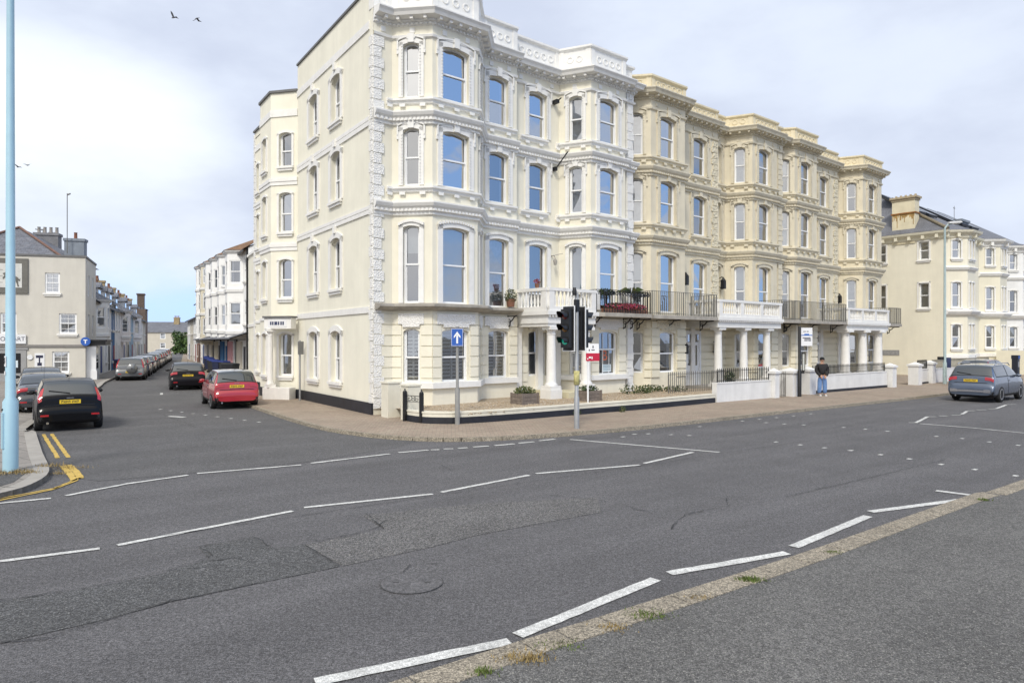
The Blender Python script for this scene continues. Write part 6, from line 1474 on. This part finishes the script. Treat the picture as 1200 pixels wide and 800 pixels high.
# traffic bits: small weathered plate on the pavement is left out
# ------------------------------------------------------------------ person waiting by the bus stop
SKIN=mat('skin',(.46,.27,.19),.6,.06,8); JACK=mat('black_jacket',(.014,.013,.015),.8,.2,9,bump=.4,bscale=14); JEAN=mat('blue_jeans',(.13,.235,.46),.85,.18,7,bump=.4,bscale=18); HAIR=mat('black_hat',(.010,.010,.011),.85,.2,9); SHOE=mat('pale_trainers',(.45,.44,.42),.7,.15,9)
def skinned(name,chains,m,parent,lv=1):
    """chains: list of lists of (x,y,z,r); a first point equal to an existing one joins it"""
    vs=[];ed=[];rr=[]; idx={}
    for ch in chains:
        prev=None
        for x,y,z,r in ch:
            k=(round(x,3),round(y,3),round(z,3))
            if k not in idx: idx[k]=len(vs); vs.append((x,y,z)); rr.append(r)
            if prev is not None: ed.append((prev,idx[k]))
            prev=idx[k]
    me=bpy.data.meshes.new(name); me.from_pydata(vs,ed,[]); me.materials.append(m)
    o=bpy.data.objects.new(name,me); COL.objects.link(o)
    md=o.modifiers.new('skin','SKIN'); md.use_smooth_shade=True
    sv=me.skin_vertices[0].data if me.skin_vertices else None
    if sv is None:
        bm=__import__('bmesh').new(); bm.from_mesh(me); bm.verts.layers.skin.verify(); bm.to_mesh(me); bm.free(); sv=me.skin_vertices[0].data
    for i,r in enumerate(rr): sv[i].radius=(r,r)
    sv[0].use_root=True
    s=o.modifiers.new('sub','SUBSURF'); s.levels=lv; s.render_levels=lv+1
    bpy.context.view_layer.update()
    me2=bpy.data.meshes.new_from_object(o.evaluated_get(bpy.context.evaluated_depsgraph_get())); o.modifiers.clear(); o.data=me2
    for p in me2.polygons: p.use_smooth=True
    if not me2.materials: me2.materials.append(m)
    if parent: o.parent=parent
    return o
def person(loc,rz,label):
    r=empty('person',loc,rz,label,'person')       # faces local -y
    hands=[]
    for s in (-1,1):
        w=(s*.13,-.16,.93)
        hands.append([(s*.22,-.02,1.13,.05),(w[0]+s*.02,w[1]+.02,w[2]+.03,.034),(w[0]-s*.03,w[1]-.02,w[2]-.02,.036),(w[0]-s*.05,w[1]-.03,w[2]-.05,.032)])
    fing=[]
    for s in (-1,1):
        b=(s*.08,-.19,.88)
        for k,(dx,L) in enumerate(((-.028,.055),(-.009,.065),(.010,.06),(.027,.048))):
            fing.append([(b[0],b[1],b[2],.032),(b[0]+dx,b[1]-.005,b[2]-.03,.010),(b[0]+dx-s*.008,b[1]-.012,b[2]-.03-L*.6,.009),(b[0]+dx-s*.014,b[1]-.002,b[2]-.03-L,.008)])
        fing.append([(b[0],b[1],b[2],.032),(b[0]-s*.035,b[1]-.01,b[2]+.005,.011),(b[0]-s*.05,b[1]-.015,b[2]-.025,.009)])
    core=[[(0,0,.95,.13),(0,.01,1.15,.12),(0,.01,1.36,.13),(0,0,1.50,.055),(0,-.01,1.58,.07),(0,-.015,1.66,.085),(0,-.005,1.72,.06)]]
    for s in (-1,1):
        core.append([(0,.01,1.36,.13),(s*.17,.01,1.41,.065),(s*.25,.02,1.16,.05),(s*.15,-.14,.96,.036),(s*.08,-.19,.88,.032)])
        core.append([(0,0,.95,.13),(s*.095,0,.88,.085),(s*.10,-.015,.50,.058),(s*.11,.02,.09,.042),(s*.125,-.13,.045,.036)])
    skinned('body',core+fing,SKIN,r)
    q=MB(); 
    q.lathe((0,-.105,1.63),[(.018,-.02),(.016,.01),(.006,.035)],6)
    for s in (-1,1): q.lathe((s*.092,0,1.62),[(.012,-.03),(.022,0),(.012,.03)],6)
    q.build('face_features',SKIN,r)
    q=MB()
    for s in (-1,1): q.lathe((s*.032,-.094,1.655),[(.004,-.008),(.011,0),(.004,.008)],6)
    q.box(-.025,.025,-.098,-.092,1.585,1.592); q.build('eyes_and_mouth',HAIR,r)
    q=MB(); q.lathe((0,.008,1.66),[(.106,-.01),(.110,.03),(.102,.07),(.07,.11),(.02,.13)],16); q.build('hat',HAIR,r)
    ja=[[(0,0,.92,.17),(0,.01,1.15,.18),(0,.01,1.36,.165),(0,0,1.47,.09)]]
    for s in (-1,1): ja.append([(0,.01,1.36,.165),(s*.19,.01,1.40,.095),(s*.275,.02,1.16,.088),(s*.15,-.14,.95,.07),(s*.115,-.17,.92,.058)])
    skinned('jacket',ja,JACK,r)
    je=[[(0,0,.92,.15),(0,0,.98,.15)]]
    for s in (-1,1): je.append([(0,0,.92,.15),(s*.105,0,.84,.125),(s*.11,-.015,.50,.108),(s*.125,.02,.08,.108)])
    skinned('jeans',je,JEAN,r)
    for s in (-1,1):
        q=MB(); q.hexa([(s*.12-.05,-.2,0),(s*.12+.05,-.2,0),(s*.12+.045,.09,0),(s*.12-.045,.09,0),(s*.12-.035,-.16,.06),(s*.12+.035,-.16,.06),(s*.12+.04,.08,.10),(s*.12-.04,.08,.10)]); q.build('shoe',SHOE,r)
    return r
person((14.3,31.95,.1),R(-6),'person in black jacket, black hat and blue jeans waiting right of the bus stop')
p2=person((-43.9,96.5,.1),R(20),'tiny figure in dark clothes walking on the far right pavement')
# ------------------------------------------------------------------ birds
def bird(pt,rz,roll,span,label,up):
    r=empty('bird',pt,rz,label,'bird','gulls in the sky'); r.rotation_euler=(0,roll,rz)
    m=mat('gull_grey',(.10,.105,.12),.8,.2,5)
    q=MB(); q.tube([(0,-.25,0),(0,-.16,.02),(0,0,.03),(0,.16,.02),(0,.24,.02)],[.008,.05,.065,.045,.012],8); q.add([(-.05,-.22,.01),(.05,-.22,.01),(.08,-.36,.015),(-.08,-.36,.015)],[(0,1,2,3)]); q.build('body',m,r)
    for s in (-1,1):
        q=MB(); a=span*.5
        P=[(s*.03,.10,.04),(s*a*.5,.16,.04+up*.8),(s*a,.0,.04+up),(s*a*.52,-.04,.04+up*.78),(s*.03,-.1,.03)]
        q.add(P+[(x,y,z-.012) for x,y,z in P],[(0,1,3,4),(1,2,3),(5,9,8,6),(6,8,7)]); q.build('wing',m,r)
bird((-29.3,60,30.6),R(70),R(20),.95,'gull with raised wings, left of the pair high over the street',.30)
bird((-27.3,60,30.5),R(60),R(-15),.95,'gull with drooped wings, right of the pair high over the street',-.22)
bird((-57,80,22.7),R(80),R(10),1.0,'lower of the two small gulls near the lamp post',.12)
bird((-55.9,80,22.9),R(60),R(-12),1.0,'upper of the two small gulls near the lamp post',.15)
